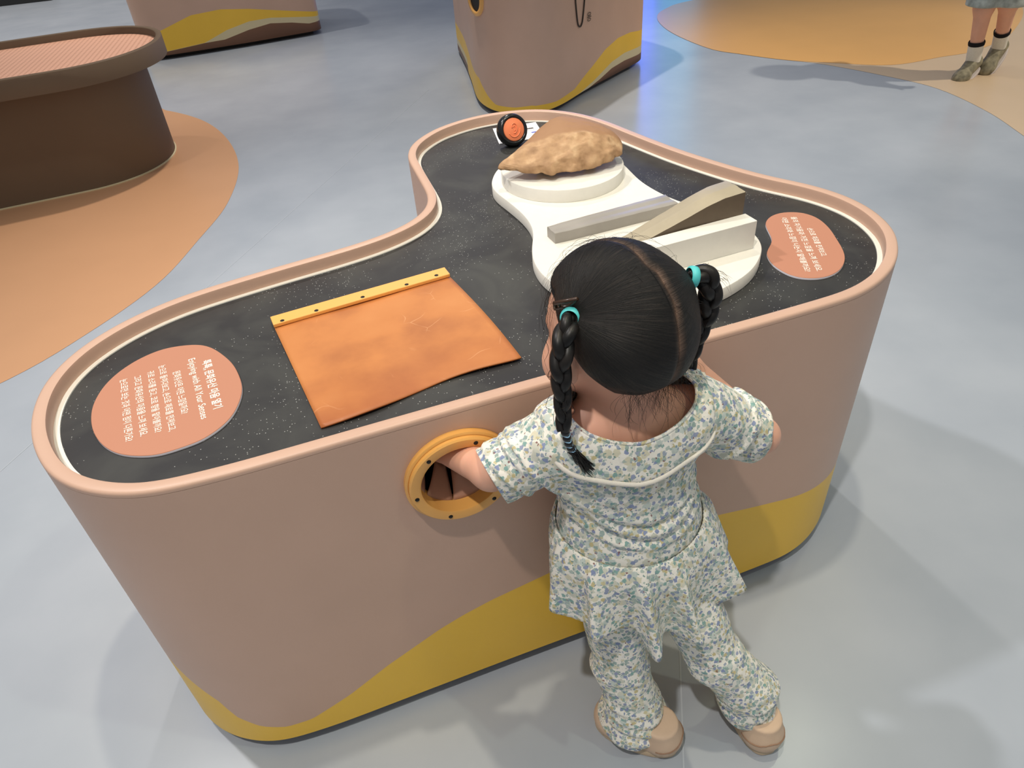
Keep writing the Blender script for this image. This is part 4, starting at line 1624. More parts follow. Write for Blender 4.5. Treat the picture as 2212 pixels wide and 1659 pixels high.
nA, nE = 96, 10
Vc = []
rad = np.zeros((nA, nE))
dirs = {}
for i in range(nA):
    az = 2 * math.pi * i / nA
    e0, e1 = el_neck(az), el_coll(az)
    for j in range(nE):
        e = e0 + (e1 - e0) * j / (nE - 1)
        rad[i, j] = np.linalg.norm(surf(az, e, 0) - NB)
        dirs[i, j] = np.array([math.sin(az) * math.cos(e), -math.cos(az) * math.cos(e), math.sin(e)])
for _ in range(6):
    rad = 0.5 * rad + 0.25 * (np.roll(rad, 1, 0) + np.roll(rad, -1, 0))
for i in range(nA):
    for j in range(nE):
        lift = 0.0048 + 0.0040 * (j / (nE - 1)) ** 2 + 0.0012 * noise.noise(Vector((i * 0.22, j * 0.3, 1)))
        Vc.append(NB + dirs[i, j] * (rad[i, j] + lift))
Fc = [(i * nE + j, ((i + 1) % nA) * nE + j, ((i + 1) % nA) * nE + j + 1, i * nE + j + 1) for i in range(nA) for j in range(nE - 1)]
collar = mk('collar', Vc, Fc, FLORAL, blouse)
cm = collar.modifiers.new('cloth', 'SOLIDIFY')
cm.thickness = 0.0022
cm.offset = 0
edge = np.array([Vc[i * nE + nE - 1] for i in range(nA)])
v1, f1 = tube(edge, 0.0036, 8, True)
mk('collar_piping', v1, f1, PIPING, blouse)
edge = np.array([Vc[i * nE] for i in range(nA)])
v1, f1 = tube(edge, 0.0022, 8, True)
mk('neckline_binding', v1, f1, FLORAL, blouse)
# flared frill under the waist seam
nA, nT = 360, 26
Vp = []
waist_r = np.zeros(nA)
for j in range(nT):
    t = j / (nT - 1)
    for i in range(nA):
        a = 2 * math.pi * i / nA            # 0 = back (-y), pi/2 = right (+x)
        sx_, cy_ = math.sin(a), -math.cos(a)
        back = 0.5 + 0.5 * math.cos(a)
        zt = 0.424 + 0.026 * (1 - back) - 0.006 * back + 0.012 * math.sin(a) * -0.4
        L_ = 0.108 + 0.010 * back ** 2 + 0.012 * math.sin(3 * a + 0.6) + 0.026 * max(0, math.sin(a)) ** 2
        L_ += 0.024 * math.exp(-((((a + math.pi) % (2 * math.pi)) - math.pi + 0.34) / 0.13) ** 2)
        ph = 10 * (a + 0.28) + 0.9 * math.sin(2 * a + 1) + 0.5 * math.sin(5 * a)
        flute = 1.35 * math.exp(1.6 * (math.cos(ph) - 1)) * 1.35 - 0.75
        amp = 0.0225 * t ** 0.9 * (0.65 + 0.35 * math.sin(2.3 * a + 0.5))
        gather = 0.0016 * math.cos(46 * a + 3 * math.sin(3 * a)) * math.exp(-t * 3.2) * min(1, t * 8)
        puff = 0.012 * math.sin(min(t * 3.2, 1) * math.pi / 2)
        bulge = 0.010 * (max(0, abs(math.sin(a)) - 0.6) / 0.4)
        if j == 0:
            rr_ = 0.04
            while rr_ < 0.13 and S.at((0.316 + rr_ * sx_, 0.566 + rr_ * cy_, zt)) < 0:
                rr_ += 0.001
            waist_r[i] = rr_ + 0.0018
        grow = puff + (0.010 + 0.006 * max(0, math.sin(a)) + 0.004 * max(0, -math.sin(a))) * t + bulge * t + amp * flute + gather
        rr_ = waist_r[i] + grow * (1.0 if cy_ < 0 else 0.75)
        x = 0.316 + 0.016 * t + rr_ * sx_
        y = 0.566 - 0.010 * t + rr_ * cy_
        y = min(y, 0.654)
        z = zt - L_ * t + 0.004 * flute * t
        Vp.append((x, y, z))
Fp = [(j * nA + i, (j + 1) * nA + i, (j + 1) * nA + (i + 1) % nA, j * nA + (i + 1) % nA) for j in range(nT - 1) for i in range(nA)]
frill = mk('frill', Vp, Fp, FLORAL, blouse)
fm = frill.modifiers.new('cloth', 'SOLIDIFY')
fm.thickness = 0.002
fm.offset = 0

# ---- trousers
Tn = SDF((0.18, 0.34, 0.012), (0.60, 0.66, 0.42), 0.0035)
Tn.ell((0.330, 0.545, 0.335), (0.086, 0.066, 0.070), 0.03)
LEGS = ((HIP_L, KN_L, AN_L, -1), (HIP_R, KN_R, AN_R, 1))
for hp, kn, an, s in LEGS:
    hem = np.array((0.302, 0.492, 0.040)) if s < 0 else np.array((0.469, 0.440, 0.062))
    Tn.cone(hp, kn, 0.050, 0.0385, 0.022)
    Tn.cone(kn, hem + np.array((0, 0, 0.030)), 0.0385, 0.0410, 0.016)
    Tn.cone(hem + np.array((0, 0, 0.030)), hem, 0.0410, 0.053 if s < 0 else 0.044, 0.012)
# hem planes: the right hem rides up over the heel
sl_, (X_, Y_, Z_) = Tn.box(Tn.lo, Tn.lo + Tn.h * Tn.n)
pl_ = np.where(X_ < 0.385, 0.024 + 0.25 * (X_ - 0.30) - Z_, 0.046 + 0.10 * (X_ - 0.48) - 0.1 * (Y_ - 0.44) - Z_)
Tn.D = np.maximum(Tn.D, pl_.astype(np.float32))
# hems slope up over the instep
Vt, Ft = Tn.mesh()
Vt = relax(Vt, Ft, 2, 0.5)
Nt = vnormals(Vt, Ft)
for i, p in enumerate(Vt):
    q = Vector(p)
    lo_ = min(max((0.16 - q.z) / 0.12, 0), 1)
    d_ = 0.0026 * noise.noise(Vector((q.x * 26, q.y * 26, q.z * 34)))
    d_ += 0.0045 * lo_ * noise.noise(Vector((q.x * 14 + 3, q.y * 14, q.z * 75 + q.x * 26)))
    kn_ = math.exp(-((q.z - 0.165) / 0.03) ** 2)
    d_ += 0.0030 * kn_ * noise.noise(Vector((q.x * 18, q.y * 18 + 7, q.z * 80)))
    for hp, kn, an, s in LEGS:
        if (s > 0) == (q.x > 0.36):
            for zc, amp in ((0.075, 0.0045), (0.098, 0.004), (0.058, 0.004)):
                zz = zc + 0.25 * (q.x - an[0]) * s
                d_ += amp * (math.exp(-((q.z - zz) / 0.005) ** 2) - 0.8 * math.exp(-((q.z - zz + 0.010) / 0.0045) ** 2)) * (0.5 + 0.5 * noise.noise(Vector((q.x * 30, q.y * 30, s))))
    Vt[i] = Vt[i] + Nt[i] * d_
trs = mesh_np('trousers', Vt, Ft, FLORAL, kid)


# ---- shoes
SEAM2 = mat('brown_stitching', srgb(150, 118, 96), 0.7)


def shoe(heel, toe):
    heel, toe = np.array(heel, float), np.array(toe, float)
    d_ = toe - heel
    L_ = np.linalg.norm(d_)
    d_ = d_ / L_
    lat = np.array([d_[1], -d_[0], 0.0])
    up = np.array([0, 0, 1.0])
    M = np.stack([lat, d_, up], 1)
    A = SDF(np.minimum(heel, toe) - 0.06, np.maximum(heel, toe) + np.array([0.06, 0.06, 0.09]), 0.0028)
    A.cone(heel + d_ * 0.028 + up * 0.026, heel + d_ * (L_ - 0.032) + up * 0.022, 0.0315, 0.0295, 0.01)
    A.ell(heel + d_ * (L_ - 0.034) + up * 0.021, (0.033, 0.036, 0.026), 0.012, M)
    A.cone(heel + d_ * 0.028 + up * 0.030, heel + d_ * 0.032 + up * 0.052, 0.0305, 0.0285, 0.008)
    A.clip((0, 0, 0.009), (0, 0, -1))
    A.clip(heel + d_ * 0.03 + up * 0.062, (0, 0, 1))
    Vq, Fq = A.mesh()
    Vq = relax(Vq, Fq, 1, 0.4)
    so_ = mesh_np('shoe', Vq, Fq, SHOEM, kid)
    # sole outline
    pts = []
    for i in range(48):
        a = 2 * math.pi * i / 48
        yv = 0.5 * L_ + 0.5 * L_ * math.sin(a)
        wv = (0.0335 + 0.003 * math.sin(a)) * math.copysign(abs(math.cos(a)) ** 0.7, math.cos(a))
        q = heel + d_ * yv + lat * wv
        pts.append((q[0], q[1]))
    slab('sole', np.array(pts), 0.0, 0.016, SOLEM, so_, 0.003)
    # stitched seam round the heel counter
    sm_ = []
    for i in range(30):
        a = math.pi * (1.02 + 0.96 * i / 29)
        dd = lat * math.cos(a) + d_ * math.sin(a)
        base_ = heel + d_ * 0.030 + up * (0.040 - 0.010 * abs(math.cos(a)))
        r = 0.005
        while r < 0.06 and A.at(base_ + dd * r) < 0:
            r += 0.0006
        sm_.append(base_ + dd * (r + 0.0003))
    v1, f1 = tube(np.array(sm_), 0.0009, 6)
    mk('seam', v1, f1, SEAM2, so_)
    # strap over the instep and a heel seam
    Vst, Fst = [], []
    k = 22
    for off in (0.056, 0.074):
        for i in range(k):
            a = math.pi * (0.02 + 0.96 * i / (k - 1))
            dd = lat * math.cos(a) + up * math.sin(a)
            r = 0.01
            base_ = heel + d_ * off + up * 0.014
            while r < 0.06 and A.at(base_ + dd * r) < 0:
                r += 0.0008
            Vst.append(base_ + dd * (r + 0.0012))
    Fst = [(i, i + 1, k + i + 1, k + i) for i in range(k - 1)]
    st = mk('strap', Vst, Fst, SHOEM, so_)
    sd_ = st.modifiers.new('thick', 'SOLIDIFY')
    sd_.thickness = 0.002
    sd_.offset = 0
    return so_


shoe((0.352, 0.434, 0.0), (0.258, 0.530, 0.0))
shoe((0.473, 0.376, 0.0), (0.496, 0.508, 0.0))

# ---- hair
HRX = np.array([0.0735, 0.086, 0.0835])
HC0 = hl(0, -0.006, 0.006)


def scalp(d_, r=1.0):
    d_ = np.asarray(d_, float)
    return HC0 + (HR @ (d_ * HRX * r).T).T


def th_max(az):
    # polar limit of the hair, az 0 = front, pi = back
    return np.radians(np.interp(abs(az) * 180 / math.pi, [0, 25, 50, 78, 92, 108, 125, 150, 180], [50, 50, 51, 57, 76, 110, 132, 140, 140]))


def dirn(th, az):
    return np.array([math.sin(th) * math.sin(az), math.sin(th) * math.cos(az), math.cos(th)])


PART = np.array([dirn(math.radians(a), math.radians(b)) for a, b in ((53, -4), (38, -4), (22, -2), (9, 20), (14, 150), (28, 168), (38, 174), (46, 170), (56, 172), (70, 173), (85, 177), (105, 179), (128, 180))])
PART = catmull(PART, 120, False)
PART /= np.linalg.norm(PART, axis=1)[:, None]
tl = np.linalg.inv(HR) @ (np.array((0.2345, 0.552, 0.764)) - HC0)
tr = np.linalg.inv(HR) @ (np.array((0.3735, 0.563, 0.767)) - HC0)
TIE = {-1: tl, 1: tr}
nT, nA = 96, 288
Vh, att, comb = [], [], []
for j in range(nT + 1):
    for i in range(nA):
        az = 2 * math.pi * i / nA - math.pi
        th = th_max(az) * j / nT
        d_ = dirn(th, az)
        dist = np.min(np.arccos(np.clip(PART @ d_, -1, 1)))
        fade = min(max((dist - 0.010) / 0.075, 0), 1)
        side = 1 if d_[0] > 0 else -1
        e = min(j / nT, 1)
        lower = 1.0 - 0.05 * max(0, (e - 0.9) / 0.1)
        r = (0.962 + 0.048 * fade ** 0.7) * lower
        # fuller roll of hair near the ties and at the nape
        for s in (-1, 1):
            dt = TIE[s] / HRX
            dt = dt / np.linalg.norm(dt)
            r += 0.06 * math.exp(-(math.acos(max(-1, min(1, dt @ d_))) / 0.26) ** 2)
        if d_[1] < 0:
            r += 0.035 * max(0, -d_[1]) * max(0, min(1, (th - 1.3) / 0.5))
        Vh.append(scalp(d_, r))
        att.append(max(0, 1 - dist / 0.105) ** 1.5 * (0.75 + 0.25 * math.sin(j * 0.4)))
        dt = TIE[side] / HRX
        dt = dt / np.linalg.norm(dt)
        e1 = np.cross(dt, [0.0, 0, 1.0])
        e1 /= np.linalg.norm(e1)
        e2 = np.cross(dt, e1)
        ang = math.atan2(d_ @ e2, d_ @ e1)
        comb.append((math.cos(ang) * 1.5 + side * 9, math.sin(ang) * 1.5, math.acos(max(-1, min(1, d_ @ dt)))))
Fh = []
for j in range(nT):
    for i in range(nA):
        i2 = (i + 1) % nA
        Fh.append((j * nA + i, (j + 1) * nA + i, (j + 1) * nA + i2, j * nA + i2))
hair = mk('hair', Vh, Fh, CAPM, kid)
at_ = hair.data.attributes.new('parting', 'FLOAT', 'POINT')
at_.data.foreach_set('value', np.array(att, np.float32))
at_ = hair.data.attributes.new('comb', 'FLOAT_VECTOR', 'POINT')
at_.data.foreach_set('vector', np.array(comb, np.float32).ravel())
hs = hair.modifiers.new('thick', 'SOLIDIFY')
hs.thickness = 0.004
hs.offset = -1


def strands(paths, r0, name, parent):
    # paths: (n, k, 3); three-sided tapering fibres
    P = np.asarray(paths)
    n, k, _ = P.shape
    T = np.gradient(P, axis=1)
    T /= np.linalg.norm(T, axis=2)[:, :, None] + 1e-12
    u = np.cross(T, np.array([0.31, 0.21, 0.92]))
    u /= np.linalg.norm(u, axis=2)[:, :, None] + 1e-12
    w_ = np.cross(T, u)
    tp = np.interp(np.linspace(0, 1, k), [0, 0.1, 0.8, 1], [0.7, 1, 1, 0.4])
    rr = (np.asarray(r0).reshape(-1, 1) * tp[None, :])[:, :, None]
    V_ = np.stack([P + rr * (u * math.cos(a) + w_ * math.sin(a)) for a in (0, 2.094, 4.189)], 2)   # n,k,3,3
    idx = np.arange(n * k * 3).reshape(n, k, 3)
    Fq = []
    for s in range(3):
        s2 = (s + 1) % 3
        Fq.append(np.stack([idx[:, :-1, s], idx[:, 1:, s], idx[:, 1:, s2], idx[:, :-1, s2]], -1).reshape(-1, 4))
    o = mesh_np(name, V_.reshape(-1, 3), np.vstack(Fq), HAIR, parent)
    o['kind'] = 'stuff'
    return o


def swept(n, side, k=14):
    out = []
    tie = TIE[side]
    td = tie / HRX
    tr_ = np.linalg.norm(td)
    td = td / tr_
    for _ in range(n):
        u = rng.random()
        if u < 0.62:
            i = int(rng.integers(0, len(PART)))
            d0_ = PART[i] + rng.normal(0, 0.008, 3) + np.array([side * 0.020, 0, 0])
        else:
            az = side * rng.uniform(0.05, math.pi - 0.03)
            d0_ = dirn(th_max(az) * rng.uniform(0.93, 0.995), az)
        d0_ = d0_ / np.linalg.norm(d0_)
        if rng.random() < 0.25 and u < 0.62:
            # start somewhere along the way
            q = rng.uniform(0, 0.5)
            d0_ = d0_ * (1 - q) + td * q
            d0_ /= np.linalg.norm(d0_)
        om = math.acos(max(-1, min(1, d0_ @ td)))
        lift = rng.uniform(0.012, 0.034)
        wob = rng.normal(0, 0.012, 3)
        pts = []
        for j in range(k):
            t = j / (k - 1)
            d_ = (math.sin((1 - t) * om) * d0_ + math.sin(t * om) * td) / max(1e-6, math.sin(om))
            d_ = d_ + wob * math.sin(math.pi * t)
            d_ /= np.linalg.norm(d_)
            r = 0.975 + (0.04 + lift) * min(1, t * 6) ** 0.6
            for s in (-1, 1):
                dt = TIE[s] / HRX
                dt = dt / np.linalg.norm(dt)
                r += 0.06 * math.exp(-(math.acos(max(-1, min(1, dt @ d_))) / 0.26) ** 2)
            if d_[1] < 0:
                r += 0.035 * max(0, -d_[1]) * max(0, min(1, (math.acos(max(-1, min(1, d_[2]))) - 1.3) / 0.5))
            if t > 0.8:
                r = r + (tr_ * rng.uniform(0.96, 1.0) - r) * ((t - 0.8) / 0.2) ** 1.5
            pts.append(scalp(d_, r))
        out.append(pts)
    return out


pp = swept(1500, -1) + swept(1300, 1)
strands(pp, rng.uniform(0.0003, 0.0006, len(pp)), 'swept_hair', hair)
# wispy ends: nape, temples, crown flyaways
wisps = []
for _ in range(200):
    az = rng.uniform(2.3, 3.14) * rng.choice([-1, 1])
    d_ = dirn(th_max(az) * rng.uniform(0.95, 1.0), az)
    p = scalp(d_, 1.0)
    Lw = rng.uniform(0.010, 0.036)
    dv = np.array([rng.normal(0, 0.4), -0.25 + rng.normal(0, 0.25), -0.9])
    c1 = rng.normal(0, 0.010, 3)
    wisps.append([p + dv * Lw * t + c1 * math.sin(t * 2.2) + np.array([0, -0.004 * t, 0]) for t in np.linspace(0, 1, 14)])
for _ in range(55):
    az = -rng.uniform(0.75, 1.45)
    d_ = dirn(th_max(az) * rng.uniform(0.75, 1.0), az)
    p = scalp(d_, 1.01)
    Lw = rng.uniform(0.05, 0.10)
    dv = np.array([-0.02 + rng.normal(0, 0.06), -0.12 + rng.normal(0, 0.12), -1.0])
    c1 = np.array([-0.012, 0.004, 0]) + rng.normal(0, 0.004, 3)
    wisps.append([p + dv * Lw * t + c1 * math.sin(t * 2.6) for t in np.linspace(0, 1, 14)])
for _ in range(130):
    th, az = rng.uniform(0.0, 1.25), rng.uniform(-math.pi, math.pi)
    d_ = dirn(th, az)
    p = scalp(d_, 1.02)
    out_ = HR @ d_
    tg = np.cross(out_, rng.normal(0, 1, 3))
    tg /= np.linalg.norm(tg)
    Lw = rng.uniform(0.02, 0.06)
    h_ = rng.uniform(0.002, 0.010)
    wisps.append([p + tg * Lw * t + out_ * (h_ * math.sin(math.pi * t * 0.8) - Lw * Lw * t * t * 4.5) for t in np.linspace(0, 1, 14)])
strands(wisps, rng.uniform(0.00009, 0.00016, len(wisps)), 'loose_hair', hair)


def braid(pts, r0, r1, name, wn):
    P = catmull(np.array(pts), 150, False)
    T = np.gradient(P, axis=0)
    T /= np.linalg.norm(T, axis=1)[:, None]
    ss = np.r_[0, np.cumsum(np.linalg.norm(np.diff(P, axis=0), axis=1))]
    view = np.array([-0.2, -0.75, 0.62])
    acc = Acc()
    for k in range(3):
        path, rr = [], []
        for i in range(len(P)):
            t = i / (len(P) - 1)
            A_ = np.interp(t, [0, 0.12, 0.3, 1], [r0 * 0.62, r0, r0, r1])
            a = np.cross(T[i], view)
            a /= np.linalg.norm(a)
            b_ = np.cross(a, T[i])
            ph = 2 * math.pi * k / 3 + wn * 2 * math.pi * ss[i]
            path.append(P[i] + a * A_ * 0.62 * math.cos(ph) + b_ * A_ * 0.45 * math.sin(2 * ph))
            rr.append(A_ * 0.70)
        V_, F_ = tube(path, np.array(rr), 10)
        acc.add(V_, F_)
    o = acc.build(name, [HAIR], kid)
    fl = []
    for _ in range(60):
        i = int(rng.integers(4, len(P) - 30))
        ln_ = int(rng.integers(12, 28))
        o1 = rng.normal(0, r0 * 0.45, 3)
        o2 = rng.normal(0, r0 * 0.3, 3)
        seg = P[np.linspace(i, i + ln_, 14).astype(int)]
        fl.append([seg[j] + o1 * 1.3 + o2 * math.sin(j / 13 * 3) for j in range(14)])
    strands(fl, rng.uniform(0.0002, 0.0004, len(fl)), 'loose_hair', o)
    return o, P


def band(c, axis, r, wdt, m, name, parent, twist=True):
    prof = [(r * 0.86, -wdt), (r * 1.05, -wdt * 0.75), (r * 1.1, 0), (r * 1.05, wdt * 0.75), (r * 0.86, wdt)]
    V_, F_ = lathe(prof, 24, c, axis)
    return mk(name, V_, F_, m, parent)


LB = [(0.2345, 0.552, 0.764), (0.226, 0.542, 0.762), (0.2165, 0.532, 0.748), (0.2115, 0.527, 0.722), (0.2120, 0.526, 0.696), (0.2115, 0.524, 0.676), (0.2105, 0.521, 0.660), (0.2105, 0.519, 0.651)]
bl, PB = braid(LB, 0.0094, 0.0064, 'braid', 13)
RBp = [(0.3745, 0.563, 0.767), (0.384, 0.562, 0.769), (0.3925, 0.560, 0.763), (0.3985, 0.560, 0.746), (0.4005, 0.562, 0.722), (0.3960, 0.565, 0.696), (0.3925, 0.568, 0.668), (0.3920, 0.571, 0.646), (0.3930, 0.572, 0.632)]
br, PR = braid(RBp, 0.0100, 0.0052, 'braid', 13)
band(np.array((0.2335, 0.551, 0.7645)), np.array((-0.0085, -0.010, 0.003)), 0.0100, 0.0046, TEAL, 'hair_tie', kid)
band(np.array((0.3765, 0.563, 0.7675)), np.array((0.012, -0.002, -0.003)), 0.0108, 0.0046, TEAL, 'hair_tie', kid)
# fine pale-blue elastics with black hair bubbles between them, then the loose tail
for P0, o, steps in ((PB[-1], bl, [(0, 0, 0), (0.0012, -0.0010, -0.0075), (0.0024, -0.0018, -0.015), (0.0042, -0.0022, -0.0225), (0.007, -0.003, -0.029)]), (PR[-1], br, [(0, 0, 0), (-0.0005, 0.0, -0.0075), (-0.001, 0.0, -0.015), (-0.0035, -0.001, -0.0215), (-0.0065, -0.002, -0.0255)])):
    steps = [np.array(s) + P0 for s in steps]
    for i in range(len(steps) - 1):
        m_ = 0.5 * (steps[i] + steps[i + 1])
        v1, f1 = sphere(m_, 0.0050, 14, 9)
        mk('hair_bead', v1, f1, BEADM, o)
    for i in range(len(steps)):
        ax_ = steps[min(i + 1, len(steps) - 1)] - steps[max(i - 1, 0)]
        ax_ = ax_ / np.linalg.norm(ax_)
        a = np.cross(ax_, [0.3, 0.9, 0.1])
        a /= np.linalg.norm(a)
        b_ = np.cross(ax_, a)
        rp = [steps[i] + 0.0036 * (a * math.cos(q) + b_ * math.sin(q)) + ax_ * 0.0012 * math.sin(2 * q) for q in np.linspace(0, 2 * math.pi, 20, endpoint=False)]
        V_, F_ = tube(rp, 0.0008, 6, True)
        mk('elastic', V_, F_, LBLUE, o)
tails = []
P0 = PB[-1] + np.array((0.007, -0.003, -0.029))
for _ in range(160):
    j0 = rng.normal(0, 0.0020, 3)
    j1 = rng.normal(0, 0.0035, 3)
    e_ = P0 + np.array((0.020, -0.002, -0.036)) * rng.uniform(0.75, 1.08) + j1
    mdp = 0.5 * (P0 + e_) + np.array((0.0, -0.002, -0.002)) + rng.normal(0, 0.0022, 3)
    tails.append([(1 - t) ** 2 * (P0 + j0) + 2 * t * (1 - t) * mdp + t * t * e_ for t in np.linspace(0, 1, 14)])
strands(tails, rng.uniform(0.0004, 0.0008, len(tails)), 'braid_tail', bl)
# springy hairs bursting from the top of the right braid
fl = []
for _ in range(26):
    p0 = np.array((0.390, 0.560, 0.764)) + rng.normal(0, 0.004, 3)
    dv = np.array((0.030 + rng.normal(0, 0.008), 0.004 + rng.normal(0, 0.006), 0.008 + rng.normal(0, 0.005)))
    L_ = rng.uniform(0.6, 1.15)
    fl.append([p0 + dv * L_ * t + np.array((0, 0, -0.045 * L_ * L_)) * t * t for t in np.linspace(0, 1, 14)])
strands(fl, rng.uniform(0.00012, 0.0002, len(fl)), 'loose_hair', br)
# clip above the left braid
cpa, cpb = np.array((0.2285, 0.5715, 0.772)), np.array((0.2455, 0.5550, 0.7815))
acc = Acc()
off_ = np.array((-0.006, -0.006, 0.004))
V_, F_ = tube(catmull(np.array([cpa + off_, cpa * 0.66 + cpb * 0.34 + off_ * 1.25, cpa * 0.33 + cpb * 0.67 + off_ * 1.2, cpb + off_ * 0.9]), 24, False), 0.0022, 8, False)
acc.add(V_, F_)
dd = np.array((0.002, 0.004, -0.009))
V_, F_ = tube(catmull(np.array([cpa + off_ + dd, cpa * 0.66 + cpb * 0.34 + off_ * 1.25 + dd, cpa * 0.33 + cpb * 0.67 + off_ * 1.2 + dd, cpb + off_ * 0.9]), 24, False), 0.0018, 8, False)
acc.add(V_, F_)
for c_ in (cpa + off_ + dd * 0.5, cpa * 0.8 + cpb * 0.2 + off_ * 1.1 + dd * 0.5):
    V_, F_ = tube(np.array([c_ - dd * 0.6, c_, c_ + dd * 0.6]), 0.002, 8)
    acc.add(V_, F_)
acc.build('hair_clip', [CLIPM], kid)

# ------------------------------------------------------------------ the walking child at the far right
wk = thing('person', 'walking child at far right in grey patterned shorts, white socks and sneakers', 'person', (3.29, 2.72, 0))
SHORT = mat('grey_patterned_cotton', srgb(168, 176, 172), 0.85, 0.2, 0.35, 30, 0.2, 120)
SHIRT2 = mat('pale_cotton', srgb(214, 216, 214), 0.85, 0.2)
SOCK = mat('white_sock', srgb(226, 222, 210), 0.85, 0.2, 0.05, 200)
SOCKB = mat('black_sock_cuff', srgb(30, 28, 30), 0.85, 0.2)
SNEAK = mat('olive_grey_sneaker', srgb(138, 130, 106), 0.7, 0.3, 0.45, 40)
SNEAKW = mat('pale_sole', srgb(206, 194, 186), 0.6, 0.3)
NEON = mat('yellow_green_patch', srgb(228, 226, 130), 0.5)
O = np.array([3.36, 2.78, 0.0])
fwd = np.array([-0.93, -0.36, 0.0])
fwd /= np.linalg.norm(fwd)
latw = np.array([fwd[1], -fwd[0], 0.0])     # to the walker's right


def wp(f, l, z):
    return O + fwd * f + latw * l + np.array([0, 0, z])


W = SDF(O + np.array([-0.45, -0.45, -0.01]), O + np.array([0.45, 0.45, 1.24]), 0.006)
W.ell(wp(0.02, 0, 1.10), (0.085, 0.09, 0.105), 0.02)
W.ell(wp(0.06, 0, 1.06), (0.06, 0.06, 0.06), 0.02)
W.ell(wp(0.115, 0, 1.075), (0.012, 0.012, 0.012), 0.01)
W.cone(wp(0, 0, 1.02), wp(-0.01, 0, 0.93), 0.045, 0.05, 0.02)
W.ell(wp(-0.01, 0, 0.82), (0.10, 0.10, 0.14), 0.04)
W.ell(wp(-0.01, 0, 0.66), (0.10, 0.10, 0.12), 0.04)
AN1, AN2 = wp(-0.02, 0.025, 0.088), wp(-0.15, -0.028, 0.130)
K1, K2 = wp(0.015, 0.035, 0.315), wp(-0.05, -0.045, 0.33)
W.cone(wp(0, 0.05, 0.58), K1, 0.062, 0.045, 0.03)
W.cone(wp(0, -0.05, 0.58), K2, 0.062, 0.045, 0.03)
W.cone(K1, AN1, 0.040, 0.025, 0.02)
W.cone(K2, AN2, 0.040, 0.025, 0.02)
for s in (-1, 1):
    sh_, el_, ha_ = wp(0, s * 0.105, 0.90), wp(-s * 0.09, s * 0.14, 0.74), wp(s * 0.0 + 0.07 * -s + 0.06, s * 0.14, 0.62)
    W.cone(sh_, el_, 0.036, 0.030, 0.02)
    W.cone(el_, ha_, 0.030, 0.022, 0.01)
    W.ell(ha_ + np.array([0, 0, -0.03]), (0.018, 0.022, 0.035), 0.01)
    for q in range(4):
        W.cone(ha_ + fwd * (0.015 - 0.01 * q) + np.array([0, 0, -0.05]), ha_ + fwd * (0.018 - 0.012 * q) + np.array([0, 0, -0.095 + 0.006 * abs(q - 1)]), 0.0075, 0.0065, 0.004)
    W.cone(ha_ + fwd * 0.018 + np.array([0, 0, -0.02]), ha_ + fwd * 0.04 + np.array([0, 0, -0.055]), 0.009, 0.007, 0.006)
Vw, Fw = W.mesh()
mesh_np('body', Vw, Fw, SKIN, wk)
v1, f1 = sphere(wp(0.0, 0, 1.125), (0.097, 0.097, 0.10), 24, 16)
mk('hair', v1, f1, HAIR, wk)
W2 = SDF(O + np.array([-0.4, -0.4, 0.29]), O + np.array([0.4, 0.4, 1.0]), 0.008)
W2.ell(wp(-0.01, 0, 0.64), (0.115, 0.115, 0.13), 0.03)
W2.cone(wp(0, 0.05, 0.58), wp(0.014, 0.042, 0.325), 0.078, 0.076, 0.02)
W2.cone(wp(0, -0.05, 0.58), wp(-0.045, -0.048, 0.335), 0.078, 0.076, 0.02)
W2.clip(wp(0, 0, 0.318), (0, 0, -1))
Vw, Fw = W2.mesh()
mesh_np('shorts', Vw, Fw, SHORT, wk)
W3 = SDF(O + np.array([-0.4, -0.4, 0.5]), O + np.array([0.4, 0.4, 1.05]), 0.008)
W3.ell(wp(-0.01, 0, 0.82), (0.118, 0.118, 0.16), 0.03)
W3.ell(wp(-0.01, 0, 0.70), (0.122, 0.122, 0.12), 0.03)
for s in (-1, 1):
    W3.cone(wp(0, s * 0.10, 0.90), wp(-s * 0.06, s * 0.13, 0.80), 0.05, 0.048, 0.02)
Vw, Fw = W3.mesh()
mesh_np('shirt', Vw, Fw, SHIRT2, wk)
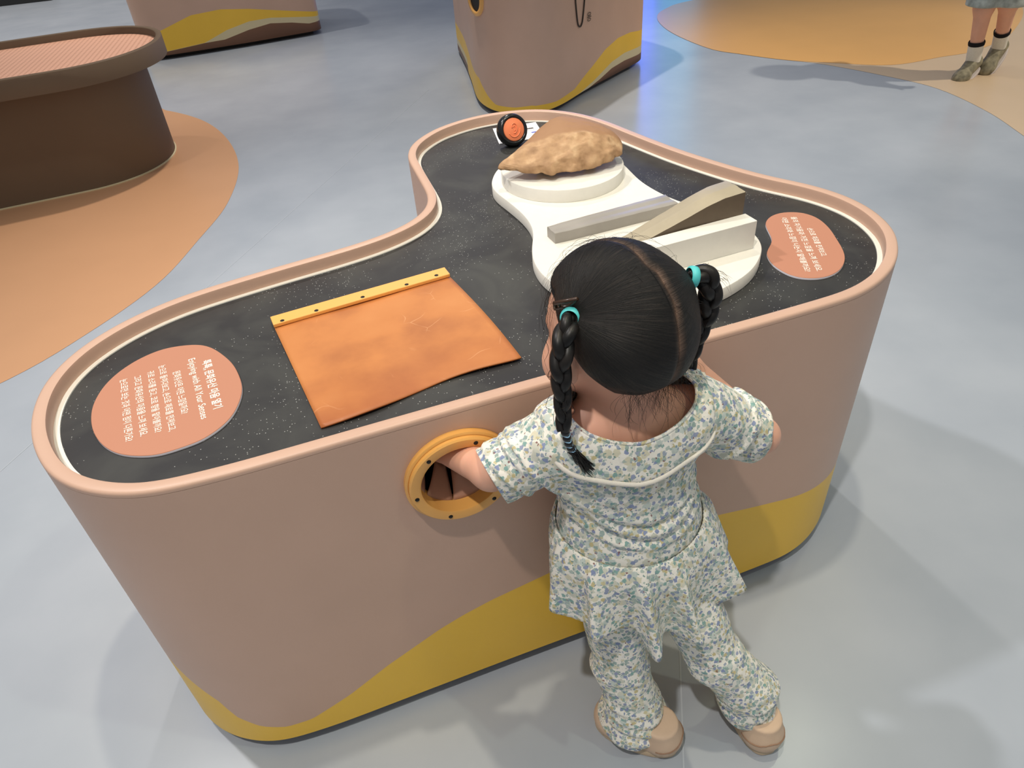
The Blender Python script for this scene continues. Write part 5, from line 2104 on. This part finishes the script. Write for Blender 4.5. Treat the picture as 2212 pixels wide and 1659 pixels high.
for an, kn, pit in ((AN1, K1, 0.30), (AN2, K2, 0.62)):
    ax_ = (kn - an) / np.linalg.norm(kn - an)
    v1, f1 = lathe([(0.032, -0.035), (0.033, 0.0), (0.0335, 0.045), (0.0345, 0.062)], 20, an, ax_)
    so_ = mk('sock', v1, f1, SOCK, wk)
    v1, f1 = lathe([(0.0355, 0.055), (0.037, 0.068), (0.034, 0.074)], 20, an, ax_)
    mk('sock_cuff', v1, f1, SOCKB, so_)
    # sneaker: pitched on its toe
    cp_, sp_ = math.cos(pit), math.sin(pit)
    fx = fwd * cp_ - np.array([0, 0, 1.0]) * sp_
    ux = fwd * sp_ + np.array([0, 0, 1.0]) * cp_
    M = np.stack([latw, fx, ux], 1)
    hb = an - ax_ * 0.035
    sn = SDF(hb - 0.22, hb + 0.22, 0.006)
    sn.cone(hb - fx * 0.02, hb + fx * 0.09 - ux * 0.012, 0.037, 0.030, 0.015)
    sn.ell(hb + fx * 0.10 - ux * 0.014, (0.040, 0.052, 0.030), 0.015, M)
    sn.clip(hb - ux * 0.034, -ux)
    Vw, Fw = sn.mesh()
    sn_o = mesh_np('sneaker', Vw, Fw, SNEAK, wk)
    acc = Acc()
    pts = []
    n_ = 36
    for lay, (dz, sc) in enumerate(((-0.030, 0.97), (-0.033, 1.03), (-0.044, 1.03), (-0.046, 0.97))):
        for i in range(n_):
            a = 2 * math.pi * i / n_
            pts.append(hb + fx * (0.045 + 0.105 * math.sin(a) * sc) + latw * (0.040 * math.copysign(abs(math.cos(a)) ** 0.75, math.cos(a)) * sc) + ux * dz)
    ff = [(l * n_ + i, l * n_ + (i + 1) % n_, (l + 1) * n_ + (i + 1) % n_, (l + 1) * n_ + i) for l in range(3) for i in range(n_)]
    ff += [tuple(range(n_)), tuple(range(3 * n_, 4 * n_))[::-1]]
    mk('sole', pts, ff, [SNEAKW], sn_o, False)
    v1, f1 = sphere(hb - fx * 0.048 - ux * 0.005, (0.018, 0.010, 0.016), 14, 8, M)
    mk('heel_patch', v1, f1, NEON, sn_o)
